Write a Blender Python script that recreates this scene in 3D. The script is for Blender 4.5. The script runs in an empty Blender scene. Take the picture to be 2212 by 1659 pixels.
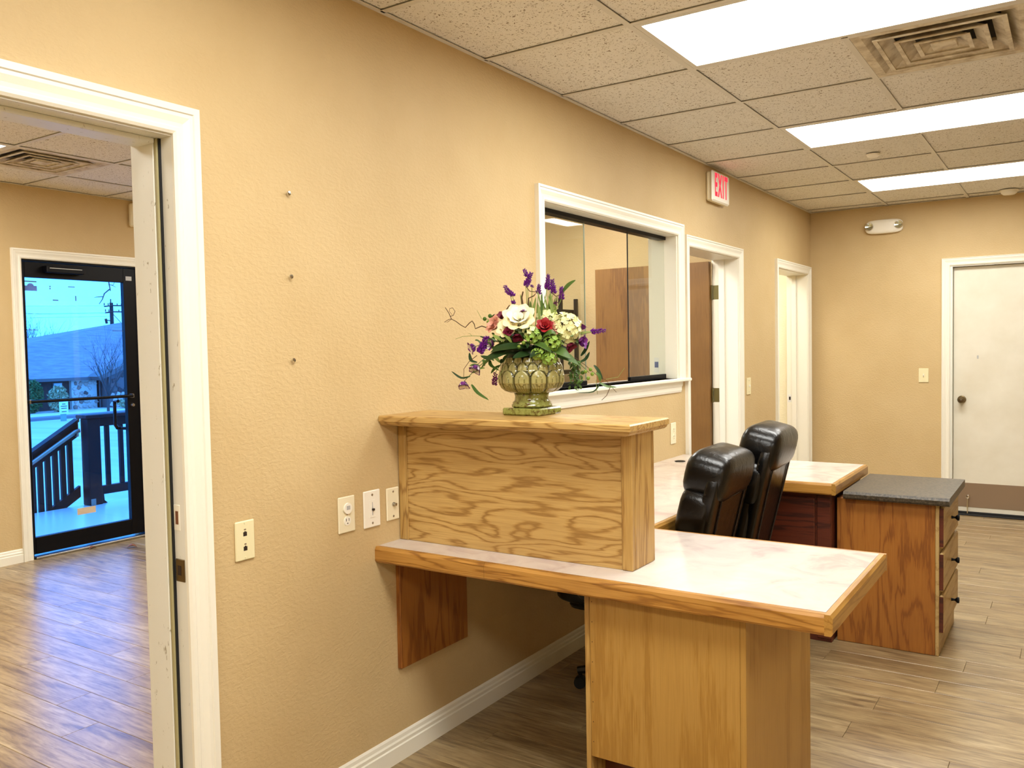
import bpy, math, random
from mathutils import Vector, Matrix
S = bpy.context.scene
COL = S.collection
random.seed(7)
pi = math.pi

# ------------------------------------------------------------------ camera
cam_d = bpy.data.cameras.new('camera')
cam = bpy.data.objects.new('camera', cam_d)
COL.objects.link(cam)
YAW, PITCH, ROLL, FPX = 0.58425, 0.04247, -0.01864, 1843.0
fwd = Vector((-math.sin(YAW)*math.cos(PITCH), math.cos(YAW)*math.cos(PITCH), -math.sin(PITCH)))
rgt0 = Vector((math.cos(YAW), math.sin(YAW), 0))
up0 = rgt0.cross(fwd)
rgt = rgt0*math.cos(ROLL) + up0*math.sin(ROLL)
upv = rgt.cross(fwd)
cam.matrix_world = Matrix(((rgt.x, upv.x, -fwd.x, 1.9912), (rgt.y, upv.y, -fwd.y, -2.8432),
                           (rgt.z, upv.z, -fwd.z, 1.4516), (0, 0, 0, 1)))
cam_d.sensor_fit = 'HORIZONTAL'
cam_d.sensor_width = 36.0
cam_d.lens = 36.0*FPX/2212.0
cam_d.clip_start = 0.02
cam_d.clip_end = 400
S.camera = cam

# ------------------------------------------------------------------ world: cold overcast daylight
wld = bpy.data.worlds.new('world')
S.world = wld
wld.use_nodes = True
bg = wld.node_tree.nodes['Background']
bg.inputs['Color'].default_value = (0.047, 0.285, 1.0, 1)
bg.inputs['Strength'].default_value = 5.6

S.view_settings.view_transform = 'Standard'
S.view_settings.look = 'None'
S.view_settings.gamma = 1.0
S.view_settings.use_curve_mapping = False
S.view_settings.exposure = 0.12
LAMP = 18.5          # radiance of the fluorescent diffusers

# ------------------------------------------------------------------ materials
def srgb(r, g, b):
    f = lambda c: (c/255/12.92) if c/255 <= .04045 else ((c/255+.055)/1.055)**2.4
    return (f(r), f(g), f(b), 1)

def new_mat(name, col=(.5, .5, .5, 1), rough=.5, metal=0., spec=.5, coat=0.):
    m = bpy.data.materials.new(name)
    m.use_nodes = True
    b = m.node_tree.nodes['Principled BSDF']
    b.inputs['Base Color'].default_value = col
    b.inputs['Roughness'].default_value = rough
    b.inputs['Metallic'].default_value = metal
    b.inputs['Specular IOR Level'].default_value = spec
    b.inputs['Coat Weight'].default_value = coat
    b.inputs['Coat Roughness'].default_value = .12
    return m

def N(m, t, **kw):
    n = m.node_tree.nodes.new(t)
    for k, v in kw.items():
        if hasattr(n, k):
            setattr(n, k, v)
        else:
            n.inputs[k].default_value = v
    return n

def LK(m, a, b):
    m.node_tree.links.new(a, b)

def bsdf(m):
    return m.node_tree.nodes['Principled BSDF']

def coords(m, scale=(1, 1, 1), rnd=0.):
    tc = N(m, 'ShaderNodeTexCoord')
    mp = N(m, 'ShaderNodeMapping')
    mp.inputs['Scale'].default_value = scale
    LK(m, tc.outputs['Object'], mp.inputs['Vector'])
    if rnd:
        oi = N(m, 'ShaderNodeObjectInfo')
        mu = N(m, 'ShaderNodeMath', operation='MULTIPLY')
        mu.inputs[1].default_value = rnd
        LK(m, oi.outputs['Random'], mu.inputs[0])
        cx = N(m, 'ShaderNodeCombineXYZ')
        for i in range(3):
            LK(m, mu.outputs[0], cx.inputs[i])
        LK(m, cx.outputs[0], mp.inputs['Location'])
    return mp.outputs['Vector']

def ramp(m, src, stops):
    r = N(m, 'ShaderNodeValToRGB')
    e = r.color_ramp.elements
    while len(e) < len(stops):
        e.new(.5)
    for i, (p, c) in enumerate(stops):
        e[i].position = p
        e[i].color = c
    LK(m, src, r.inputs[0])
    return r.outputs['Color']

def mix(m, fac, a, b, mode='MIX'):
    x = N(m, 'ShaderNodeMix', data_type='RGBA', blend_type=mode)
    for sock, v in ((x.inputs[0], fac), (x.inputs[6], a), (x.inputs[7], b)):
        if hasattr(v, 'is_linked'):
            LK(m, v, sock)
        else:
            sock.default_value = v
    return x.outputs[2]

def bump(m, h, strength=.3, dist=.002):
    b = N(m, 'ShaderNodeBump')
    b.inputs['Strength'].default_value = strength
    b.inputs['Distance'].default_value = dist
    LK(m, h, b.inputs['Height'])
    LK(m, b.outputs['Normal'], bsdf(m).inputs['Normal'])

def noise(m, vec, scale, detail=4, rough=.55, dist=0.):
    n = N(m, 'ShaderNodeTexNoise')
    n.inputs['Scale'].default_value = scale
    n.inputs['Detail'].default_value = detail
    n.inputs['Roughness'].default_value = rough
    n.inputs['Distortion'].default_value = dist
    LK(m, vec, n.inputs['Vector'])
    return n.outputs['Fac']

def wall_mat(name, c1, c2):
    m = new_mat(name, c1, .55, spec=.25)
    v = coords(m)
    n = noise(m, v, 3, 3)
    LK(m, ramp(m, n, [(.35, c1), (.7, c2)]), bsdf(m).inputs['Base Color'])
    v2 = coords(m, (1, .75, 1.3))
    a = noise(m, v2, 75, 3, .5, .4)
    h = ramp(m, a, [(.42, (0, 0, 0, 1)), (.62, (1, 1, 1, 1))])
    bump(m, h, .30, .0022)
    return m

def wood_mat(name, light, mid, dark, axis='X', scale=7., stretch=7., rough=.35, coat=.2, bands=13., contrast=1., rnd=0.):
    """stained veneer: ragged growth-ring contours stretched along one axis, fine pores, soft blotches"""
    m = new_mat(name, mid, rough, coat=coat)
    ax = lambda k: {'X': (1/k, 1, 1), 'Y': (1, 1/k, 1), 'Z': (1, 1, 1/k)}[axis]
    big = noise(m, coords(m, ax(stretch), rnd), scale, 2, .45, .35)
    rag = noise(m, coords(m, ax(14), rnd), 85, 3, .6)
    mu = N(m, 'ShaderNodeMath', operation='MULTIPLY'); mu.inputs[1].default_value = bands*6.283
    LK(m, big, mu.inputs[0])
    rg = N(m, 'ShaderNodeMath', operation='MULTIPLY_ADD'); rg.inputs[1].default_value = 6.5
    LK(m, rag, rg.inputs[0]); LK(m, mu.outputs[0], rg.inputs[2])
    sn = N(m, 'ShaderNodeMath', operation='SINE')
    LK(m, rg.outputs[0], sn.inputs[0])
    h = N(m, 'ShaderNodeMath', operation='MULTIPLY_ADD'); h.inputs[1].default_value = .5; h.inputs[2].default_value = .5
    LK(m, sn.outputs[0], h.inputs[0])
    c = ramp(m, h.outputs[0], [(0., dark), (.16, mid), (.50, light), (1., light)])
    c = mix(m, 1-contrast, c, mid)
    fine = noise(m, coords(m, ax(45), rnd), 320, 2, .6)
    f = ramp(m, fine, [(.38, (.62, .55, .45, 1)), (.56, (1, 1, 1, 1))])
    c2 = mix(m, .55*contrast, c, f, 'MULTIPLY')
    blot = noise(m, coords(m, (1, 1, 1), rnd), 2.6, 3)
    c3 = mix(m, ramp(m, blot, [(.38, (0, 0, 0, 1)), (.75, (.40, .40, .40, 1))]), c2, dark)
    LK(m, c3, bsdf(m).inputs['Base Color'])
    bump(m, fine, .10, .0005)
    return m

M = {}
M['wall'] = wall_mat('beige_wall_paint', srgb(204, 179, 133), srgb(199, 173, 126))
M['wall_c'] = wall_mat('pale_yellow_wall_paint', srgb(248, 242, 212), srgb(246, 239, 206))
M['white'] = new_mat('white_trim_paint', srgb(240, 236, 220), .35)
M['white2'] = new_mat('white_door_paint', srgb(226, 220, 202), .42)
_m = M['white2']
_v = coords(_m)
LK(_m, ramp(_m, noise(_m, _v, 4, 4), [(.3, srgb(230, 225, 208)), (.75, srgb(218, 211, 190))]), bsdf(_m).inputs['Base Color'])
M['jamb'] = new_mat('white_jamb_paint_worn', srgb(228, 228, 218), .4)
_m = M['jamb']
_v = coords(_m, (1, 1, .35))
LK(_m, ramp(_m, noise(_m, _v, 55, 4, .7), [(.30, srgb(150, 140, 110)), (.36, srgb(230, 229, 218))]), bsdf(_m).inputs['Base Color'])
M['olive'] = new_mat('shaded_stop_khaki', srgb(165, 156, 112), .6)  # khaki stands in for the shaded side of the door stop
M['black'] = new_mat('black_metal', srgb(5, 5, 9), .45, spec=.18)
M['rubber'] = new_mat('black_rubber', srgb(12, 12, 12), .7)
M['chrome'] = new_mat('chrome', (.72, .72, .70, 1), .12, 1.)
M['steel'] = new_mat('brushed_steel', (.42, .40, .36, 1), .32, 1.)
M['bronze'] = new_mat('antique_brass', srgb(120, 105, 78), .3, 1.)
M['hinge'] = new_mat('olive_brass_hinge', srgb(120, 112, 72), .4, .8)
M['ivory'] = new_mat('ivory_plastic', srgb(232, 222, 178), .35)
M['ivory2'] = new_mat('almond_plastic', srgb(238, 228, 196), .35)
M['plast'] = new_mat('white_plastic', srgb(245, 240, 225), .35)
M['slot'] = new_mat('dark_slot', srgb(40, 25, 15), .6)
M['tile'] = new_mat('fissured_ceiling_tile', srgb(214, 200, 176), .85, spec=.1)
_m = M['tile']
_v = coords(_m, (1, 1, 1), 13.)
_n = noise(_m, _v, 110, 3, .5, 1.2)
_n2 = noise(_m, _v, 9, 2)
_pit = ramp(_m, _n, [(.355, srgb(122, 100, 70)), (.395, srgb(236, 233, 225))])
LK(_m, mix(_m, ramp(_m, _n2, [(.3, (0, 0, 0, 1)), (.8, (.25, .25, .25, 1))]), _pit, srgb(226, 221, 210)), bsdf(_m).inputs['Base Color'])
bump(_m, ramp(_m, _n, [(.33, (0, 0, 0, 1)), (.40, (1, 1, 1, 1))]), .5, .003)
M['tee'] = new_mat('ceiling_grid_enamel', srgb(220, 216, 206), .45)
M['plenum'] = new_mat('dark_plenum', srgb(70, 58, 45), .9)
M['ventm'] = new_mat('dusty_vent_enamel', srgb(205, 190, 162), .5)
_m = M['ventm']
_v = coords(_m)
LK(_m, ramp(_m, noise(_m, _v, 12, 4, .65), [(.33, srgb(172, 154, 124)), (.58, srgb(222, 212, 190))]), bsdf(_m).inputs['Base Color'])
M['duct'] = new_mat('dark_duct', srgb(22, 16, 12), .8)

def emit_mat(name, col, strength):
    m = bpy.data.materials.new(name)
    m.use_nodes = True
    nt = m.node_tree
    nt.nodes.remove(nt.nodes['Principled BSDF'])
    e = nt.nodes.new('ShaderNodeEmission')
    e.inputs['Color'].default_value = col
    e.inputs['Strength'].default_value = strength
    nt.links.new(e.outputs[0], nt.nodes['Material Output'].inputs['Surface'])
    return m
M['lamp'] = emit_mat('fluorescent_diffuser', (1, .985, .93, 1), LAMP)
M['exit_red'] = emit_mat('lit_red_letters', (1, .035, .06, 1), 1.5)

def glass_mat(name, tint=(.97, .99, .98, 1), ior=1.5):
    m = bpy.data.materials.new(name)
    m.use_nodes = True
    nt = m.node_tree
    nt.nodes.remove(nt.nodes['Principled BSDF'])
    t = nt.nodes.new('ShaderNodeBsdfTransparent')
    t.inputs['Color'].default_value = tint
    g = nt.nodes.new('ShaderNodeBsdfGlossy')
    g.inputs['Roughness'].default_value = 0.
    f = nt.nodes.new('ShaderNodeFresnel')
    f.inputs['IOR'].default_value = ior
    x = nt.nodes.new('ShaderNodeMixShader')
    ge = nt.nodes.new('ShaderNodeNewGeometry')      # thin pane: only the entry face reflects
    iv = nt.nodes.new('ShaderNodeMath'); iv.operation = 'SUBTRACT'; iv.inputs[0].default_value = 1.
    nt.links.new(ge.outputs['Backfacing'], iv.inputs[1])
    mu = nt.nodes.new('ShaderNodeMath'); mu.operation = 'MULTIPLY'
    nt.links.new(f.outputs[0], mu.inputs[0]); nt.links.new(iv.outputs[0], mu.inputs[1])
    nt.links.new(mu.outputs[0], x.inputs[0])
    nt.links.new(t.outputs[0], x.inputs[1])
    nt.links.new(g.outputs[0], x.inputs[2])
    nt.links.new(x.outputs[0], nt.nodes['Material Output'].inputs['Surface'])
    return m
M['glass'] = glass_mat('clear_glass', (.93, .95, .92, 1))
M['glass2'] = glass_mat('entrance_glass', (.97, .98, .99, 1))
M['edge'] = new_mat('green_glass_edge', srgb(150, 160, 140), .2)

M['oak'] = wood_mat('oak_veneer', srgb(206, 172, 108), srgb(188, 150, 84), srgb(138, 98, 44), 'X', 8, 5., .45, .1, 15, .68)
M['oakz'] = wood_mat('oak_veneer_upright', srgb(196, 160, 94), srgb(180, 142, 76), srgb(140, 100, 46), 'Z', 10, 9, .45, .1, 8, .75)
M['oakedge'] = wood_mat('golden_oak_edge', srgb(194, 144, 70), srgb(180, 128, 54), srgb(130, 82, 26), 'X', 16, 16, .4, .15, 7, .75)
M['oakedgey'] = wood_mat('golden_oak_edge_y', srgb(186, 142, 68), srgb(172, 126, 54), srgb(130, 86, 30), 'Y', 16, 16, .4, .15, 7, .55)
M['ply'] = wood_mat('maple_plywood', srgb(184, 144, 74), srgb(172, 130, 58), srgb(148, 104, 36), 'Z', 5, 8, .5, .1, 3, .45)
M['orange'] = wood_mat('orange_oak_veneer', srgb(170, 110, 42), srgb(156, 96, 32), srgb(112, 60, 14), 'Z', 6, 6, .5, .1, 8, .6)
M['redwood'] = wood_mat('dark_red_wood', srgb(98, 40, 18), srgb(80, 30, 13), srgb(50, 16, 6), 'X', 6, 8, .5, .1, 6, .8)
M['pale'] = wood_mat('pale_maple', srgb(196, 168, 112), srgb(184, 154, 98), srgb(150, 116, 66), 'Y', 5, 7, .5, .1, 6, .6)
M['slab'] = wood_mat('brown_birch_door', srgb(140, 102, 50), srgb(126, 88, 40), srgb(94, 62, 26), 'Z', 3.2, 5, .45, .15, 3, .55)

def floor_mat():
    m = new_mat('wood_plank_vinyl', srgb(150, 125, 92), .30, spec=.7)
    v = coords(m, (.16, 1, 1), 37.)
    n1 = noise(m, v, 15, 6, .68, .6)
    n2 = noise(m, coords(m, (.09, 1, 1), 19.), 75, 4, .65)
    c = ramp(m, n1, [(.28, srgb(98, 78, 52)), (.43, srgb(150, 127, 90)), (.58, srgb(170, 148, 108)), (.75, srgb(196, 176, 138))])
    f = ramp(m, n2, [(.35, srgb(110, 86, 60)), (.55, (1, 1, 1, 1))])
    c2 = mix(m, .55, c, f, 'MULTIPLY')
    oi = N(m, 'ShaderNodeObjectInfo')
    tint = ramp(m, oi.outputs['Random'], [(0., srgb(238, 231, 222)), (1., (1, 1, 1, 1))])
    c3 = mix(m, 1., c2, tint, 'MULTIPLY')
    LK(m, c3, bsdf(m).inputs['Base Color'])
    bump(m, n2, .15, .0008)
    return m
M['floor'] = floor_mat()
M['subfloor'] = new_mat('dark_plank_joint', srgb(70, 52, 36), .7)

def lam_mat():
    m = new_mat('white_marbled_laminate', srgb(222, 208, 196), .14, spec=.5)
    v = coords(m)
    n = noise(m, v, 7, 5, .6, .8)
    LK(m, ramp(m, n, [(.32, srgb(198, 182, 176)), (.47, srgb(212, 201, 193)), (.68, srgb(220, 212, 203))]), bsdf(m).inputs['Base Color'])
    return m
M['lam'] = lam_mat()

def dark_lam():
    m = new_mat('dark_speckled_laminate', srgb(92, 82, 66), .4)
    v = coords(m)
    n = noise(m, v, 90, 4, .7)
    LK(m, ramp(m, n, [(.35, srgb(38, 32, 24)), (.5, srgb(66, 57, 44)), (.66, srgb(92, 82, 64))]), bsdf(m).inputs['Base Color'])
    return m
M['darklam'] = dark_lam()

def leather():
    m = new_mat('black_leather', srgb(7, 6, 6), .28, spec=.40)
    v = coords(m)
    n = noise(m, v, 22, 4, .6, .5)
    bump(m, n, .30, .008)
    return m
M['leather'] = leather()
M['piping'] = new_mat('black_piping', srgb(34, 26, 22), .4)
M['nylon'] = new_mat('black_nylon', srgb(14, 14, 14), .45)

# outside
M['deck'] = new_mat('pale_porch_deck', srgb(205, 205, 200), .3)
M['railm'] = new_mat('dark_stained_rail', srgb(24, 20, 26), .6, spec=.2)
M['galv'] = new_mat('galvanised_pipe', srgb(150, 148, 146), .3, .7)
M['road'] = new_mat('pale_concrete_street', srgb(190, 186, 180), .85)
_m = M['road']
LK(_m, ramp(_m, noise(_m, coords(_m, (.1, 1, 1)), .9, 4), [(.3, srgb(172, 168, 164)), (.7, srgb(200, 197, 190))]), bsdf(_m).inputs['Base Color'])
M['lawn'] = new_mat('pale_dry_lawn', srgb(214, 200, 188), .9)
M['kerb'] = new_mat('grey_kerb', srgb(120, 114, 116), .9)
M['roof'] = new_mat('grey_shingle', srgb(150, 140, 136), .9)
_m = M['roof']
LK(_m, ramp(_m, noise(_m, coords(_m, (1, .25, 1)), 4, 4, .6), [(.35, srgb(130, 112, 116)), (.65, srgb(152, 134, 138))]), bsdf(_m).inputs['Base Color'])
M['hwall'] = new_mat('dark_brown_siding', srgb(58, 46, 42), .8)
M['fascia'] = new_mat('slate_fascia', srgb(96, 88, 86), .7)
M['mortar'] = new_mat('pale_mortar', srgb(205, 190, 178), .9)
M['stone'] = new_mat('mixed_fieldstone', srgb(170, 145, 130), .85)
_m = M['stone']
_oi = N(_m, 'ShaderNodeObjectInfo')
LK(_m, ramp(_m, _oi.outputs['Random'], [(.0, srgb(84, 70, 66)), (.3, srgb(176, 148, 132)), (.6, srgb(206, 182, 168)), (1., srgb(150, 126, 116))]), bsdf(_m).inputs['Base Color'])
M['stoned'] = new_mat('dark_fieldstone', srgb(70, 60, 58), .85)
_m = M['stoned']
_oi = N(_m, 'ShaderNodeObjectInfo')
LK(_m, ramp(_m, _oi.outputs['Random'], [(.0, srgb(46, 38, 38)), (1., srgb(110, 94, 88))]), bsdf(_m).inputs['Base Color'])
M['winblue'] = new_mat('sky_reflecting_pane', srgb(190, 200, 205), .08, spec=1.)
M['shrub'] = new_mat('evergreen_leaf', srgb(60, 96, 48), .7)
M['shrub2'] = new_mat('pale_bush_leaf', srgb(168, 160, 120), .8)
M['bark'] = new_mat('bare_bark', srgb(78, 66, 62), .9)
M['pole'] = new_mat('creosote_pole', srgb(52, 42, 40), .9)
M['signw'] = new_mat('white_sign', srgb(230, 230, 225), .5)
M['signt'] = new_mat('teal_sign_post', srgb(120, 150, 130), .5)
M['signd'] = new_mat('sign_print', srgb(60, 60, 60), .5)
M['stickp'] = new_mat('purple_sticker', srgb(84, 120, 205), .5)
M['stickb'] = new_mat('slate_sticker', srgb(60, 80, 140), .5)
M['beigelab'] = new_mat('beige_label', srgb(205, 186, 160), .5)
M['greylab'] = new_mat('grey_label', srgb(180, 180, 178), .5)
M['leafdry'] = new_mat('dry_leaf', srgb(120, 72, 40), .7)

# ------------------------------------------------------------------ mesh helpers
class MB:
    def __init__(s):
        s.v = []
        s.f = []
    def add(s, vs, fs):
        o = len(s.v)
        s.v += [tuple(p) for p in vs]
        s.f += [tuple(i+o for i in f) for f in fs]
        return s
    def box(s, x0, x1, y0, y1, z0, z1):
        v = [(x, y, z) for x in (x0, x1) for y in (y0, y1) for z in (z0, z1)]
        return s.add(v, [(0, 1, 3, 2), (4, 6, 7, 5), (0, 4, 5, 1), (2, 3, 7, 6), (0, 2, 6, 4), (1, 5, 7, 3)])
    def cbox(s, x0, x1, y0, y1, z0, z1, c=.003):
        c = min(c, abs(x1-x0)*.45, abs(y1-y0)*.45, abs(z1-z0)*.45)
        lo, hi = (x0, y0, z0), (x1, y1, z1)
        idx, v = {}, []
        for k in range(8):
            sg = [(k >> i) & 1 for i in range(3)]
            for a in range(3):
                p = []
                for i in range(3):
                    e = hi[i] if sg[i] else lo[i]
                    if i != a:
                        e += -c if sg[i] else c
                    p.append(e)
                idx[(k, a)] = len(v)
                v.append(p)
        f = []
        for a in range(3):
            b, d = (a+1) % 3, (a+2) % 3
            for sd in (0, 1):
                ks = [sd << a, (sd << a) | (1 << b), (sd << a) | (1 << b) | (1 << d), (sd << a) | (1 << d)]
                q = [idx[(k, a)] for k in ks]
                f.append(q if sd else q[::-1])
        for a in range(3):           # edges along axis a
            b, d = (a+1) % 3, (a+2) % 3
            for sb in (0, 1):
                for sd in (0, 1):
                    k0 = (sb << b) | (sd << d)
                    k1 = k0 | (1 << a)
                    q = [idx[(k0, b)], idx[(k1, b)], idx[(k1, d)], idx[(k0, d)]]
                    f.append(q if sb != sd else q[::-1])
        for k in range(8):
            q = [idx[(k, 0)], idx[(k, 1)], idx[(k, 2)]]
            f.append(q if bin(k).count('1') % 2 else q[::-1])
        return s.add(v, f)
    def prism(s, pts, fn, a, b):
        """closed 2-D profile pts swept from a to b; fn(p, t) -> xyz"""
        n = len(pts)
        v = [fn(p, a) for p in pts] + [fn(p, b) for p in pts]
        f = [(i, (i+1) % n, n+(i+1) % n, n+i) for i in range(n)]
        f += [tuple(range(n))[::-1], tuple(range(n, 2*n))]
        return s.add(v, f)
    def tube(s, pts, r, n=8, cap=True):
        pts = [Vector(p) for p in pts]
        m = len(pts)
        if not hasattr(r, '__len__'):
            r = [r]*m
        t0 = (pts[1]-pts[0]).normalized()
        up = Vector((0, 0, 1)) if abs(t0.z) < .9 else Vector((1, 0, 0))
        a = t0.cross(up).normalized()
        v = []
        for i, p in enumerate(pts):
            t = (pts[min(i+1, m-1)]-pts[max(i-1, 0)])
            t = t.normalized() if t.length > 1e-9 else t0
            a = (a-t*a.dot(t))
            a = a.normalized() if a.length > 1e-6 else t.orthogonal().normalized()
            b = t.cross(a)
            for k in range(n):
                th = 2*pi*k/n
                v.append(p+(a*math.cos(th)+b*math.sin(th))*r[i])
        f = [(i*n+k, i*n+(k+1) % n, (i+1)*n+(k+1) % n, (i+1)*n+k) for i in range(m-1) for k in range(n)]
        if cap:
            f += [tuple(range(n))[::-1], tuple(range((m-1)*n, m*n))]
        return s.add(v, f)
    def lathe(s, prof, n=24, c=(0, 0, 0), axis='Z'):
        v, f = [], []
        for (r, z) in prof:
            for k in range(n):
                th = 2*pi*k/n
                q = (r*math.cos(th), r*math.sin(th), z)
                if axis == 'X':
                    q = (z, q[0], q[1])
                elif axis == 'Y':
                    q = (q[0], z, q[1])
                v.append((c[0]+q[0], c[1]+q[1], c[2]+q[2]))
        m = len(prof)
        f = [(i*n+k, i*n+(k+1) % n, (i+1)*n+(k+1) % n, (i+1)*n+k) for i in range(m-1) for k in range(n)]
        f += [tuple(range(n))[::-1], tuple(range((m-1)*n, m*n))]
        return s.add(v, f)
    def squad(s, c, size, e1=.35, e2=.35, nu=28, nv=16, mat=None):
        """superquadric cushion"""
        pw = lambda x, e: math.copysign(abs(x)**e, x)
        v = []
        for j in range(nv+1):
            ph = -pi/2+pi*j/nv
            for i in range(nu):
                th = 2*pi*i/nu
                q = Vector((size[0]/2*pw(math.cos(ph), e1)*pw(math.cos(th), e2),
                            size[1]/2*pw(math.cos(ph), e1)*pw(math.sin(th), e2),
                            size[2]/2*pw(math.sin(ph), e1)))
                if mat is not None:
                    q = mat @ q
                v.append(q+Vector(c))
        f = [(j*nu+i, j*nu+(i+1) % nu, (j+1)*nu+(i+1) % nu, (j+1)*nu+i) for j in range(nv) for i in range(nu)]
        return s.add(v, f)
    def xf(s, fn):
        s.v = [tuple(fn(Vector(p))) for p in s.v]
        return s
    def build(s, name, mat, parent=None, base=None, smooth=False, mats=None):
        if base is None:
            base = Vector(parent['_b']) if parent is not None and '_b' in parent else Vector((0, 0, 0))
        me = bpy.data.meshes.new(name)
        me.from_pydata([(p[0]-base[0], p[1]-base[1], p[2]-base[2]) for p in s.v], [], s.f)
        me.validate()
        import bmesh
        bm = bmesh.new()
        bm.from_mesh(me)
        bmesh.ops.recalc_face_normals(bm, faces=bm.faces)
        bm.to_mesh(me)
        bm.free()
        if smooth:
            me.polygons.foreach_set('use_smooth', [True]*len(me.polygons))
            if smooth != 'all':
                me.set_sharp_from_angle(angle=math.radians(40))
        me.materials.append(M[mat])
        o = bpy.data.objects.new(name, me)
        COL.objects.link(o)
        if parent is not None:
            o.parent = parent
            o['_b'] = tuple(base)
        else:
            o.location = base
            o['_b'] = tuple(base)
        return o

def tag(o, label=None, cat=None, group=None, kind=None):
    if label: o['label'] = label
    if cat: o['category'] = cat
    if group: o['group'] = group
    if kind: o['kind'] = kind
    return o

def thing(name, loc, label=None, cat=None, group=None, kind=None):
    o = bpy.data.objects.new(name, None)
    o.empty_display_size = .05
    COL.objects.link(o)
    o.location = loc
    o['_b'] = tuple(loc)
    return tag(o, label, cat, group, kind)

def struct(name, mb, mat, base=(0, 0, 0), parent=None):
    o = mb.build(name, mat, parent, Vector(base) if parent is None else None)
    if parent is None:
        o['kind'] = 'structure'
    return o

def copy_tree(o, parent=None):
    c = o.copy()
    COL.objects.link(c)
    c.parent = parent
    for ch in o.children:
        copy_tree(ch, c)
    return c

# ------------------------------------------------------------------ dimensions
H = 2.60            # main room ceiling
HL = 2.66           # lobby ceiling
WT = .18            # wall thickness
YB = 5.05           # back wall
XR, YF = 4.90, -5.0
XL = -4.22          # storefront wall inner face
YLN, YLS = 3.35, -3.2
D1 = (-2.37, -1.418, 2.044)
WN = (.444, 1.980, 1.249, 2.103)
D2 = (2.150, 3.077, 2.052)
D3 = (4.034, 4.940, 2.050)
D4 = (1.140, 2.055, 2.050)
DS = (.300, 1.205, 2.145)

# ------------------------------------------------------------------ walls
w = MB()
def wl(y0, y1, z0=0., z1=2.74):
    w.box(-WT, 0, y0, y1, z0, z1)
wl(YF-.15, D1[0]); wl(D1[0], D1[1], D1[2]); wl(D1[1], WN[0])
wl(WN[0], WN[1], 0, WN[2]); wl(WN[0], WN[1], WN[3]); wl(WN[1], D2[0])
wl(D2[0], D2[1], D2[2]); wl(D2[1], D3[0]); wl(D3[0], D3[1], D3[2]); wl(D3[1], YB)
struct('wall_left', w, 'wall')
w = MB()
w.box(-2.6, D4[0]-.016, YB, YB+.15, 0, 2.74).box(D4[0]-.016, D4[1]+.016, YB, YB+.15, D4[2]+.008, 2.74).box(D4[1]+.016, XR+.15, YB, YB+.15, 0, 2.74)
struct('wall_back', w, 'wall')
struct('wall_right', MB().box(XR, XR+.15, YF-.15, YB, 0, 2.74), 'wall')
struct('wall_front', MB().box(0, XR, YF-.15, YF, 0, 2.74), 'wall')
w = MB()
w.box(XL-.18, XL, YLS-.15, DS[0], -.3, 2.8).box(XL-.18, XL, DS[0], DS[1], DS[2], 2.8).box(XL-.18, XL, DS[1], YLN+.15, -.3, 2.8)
struct('wall_entrance', w, 'wall')
struct('wall_lobby_near', MB().box(XL, -WT, YLS-.15, YLS, 0, 2.8), 'wall')
struct('wall_lobby_far', MB().box(XL, -WT, YLN, YLN+.15, 0, 2.8), 'wall')
struct('wall_side_room', MB().box(-2.75, -2.6, YLN+.15, YB+.15, 0, 2.74), 'wall_c')
struct('wall_side_room_far', MB().box(-2.6, -WT-.001, YB-.06, YB-.001, 0, 2.66), 'wall_c')

# ------------------------------------------------------------------ floors with planks
fl_main = struct('floor', MB().box(0, XR, YF, YB, -.06, -.006), 'subfloor')
fl_lob = struct('floor', MB().box(XL-.18, 0, YLS, YB, -.06, -.006), 'subfloor')
PW, PL, G = .152, 1.22, .0012
def plank_mesh(L, Wd):
    b = MB().cbox(0, L, 0, Wd, -.0055, 0, .0011)
    o = b.build('plank', 'floor')
    me = o.data
    bpy.data.objects.remove(o)
    return me
cache = {}
def planks(x0, x1, y0, y1, parent, ph=0.):
    y = y0
    row = 0
    while y < y1-.01:
        wd = min(PW, y1-y)
        off = (row*.43+ph+random.uniform(-.1, .1)) % 1.
        x = x0-off*PL
        while x < x1-.01:
            a, b = max(x, x0), min(x+PL, x1)
            if b-a > .02:
                L, Wd = round(b-a-G, 3), round(wd-G, 4)
                if (L, Wd) not in cache:
                    cache[(L, Wd)] = plank_mesh(L, Wd)
                o = bpy.data.objects.new('plank', cache[(L, Wd)])
                COL.objects.link(o)
                o.parent = parent
                o.location = (a, y, 0)
            x += PL
        y += PW
        row += 1
planks(0, 3.3, -1.75, 5.05, fl_main)
planks(XL, 0, -1.9, 1.55, fl_lob, .3)
stf = MB().box(0, 3.3, YF, -1.751, -.006, 0).box(3.301, XR, YF, YB, -.006, 0)
o = stf.build('plank_field', 'floor', fl_main); o['kind'] = 'stuff'
stf = MB().box(XL, 0, YLS, -1.901, -.006, 0).box(XL, 0, 1.571, YB, -.006, 0)
o = stf.build('plank_field', 'floor', fl_lob); o['kind'] = 'stuff'

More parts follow.
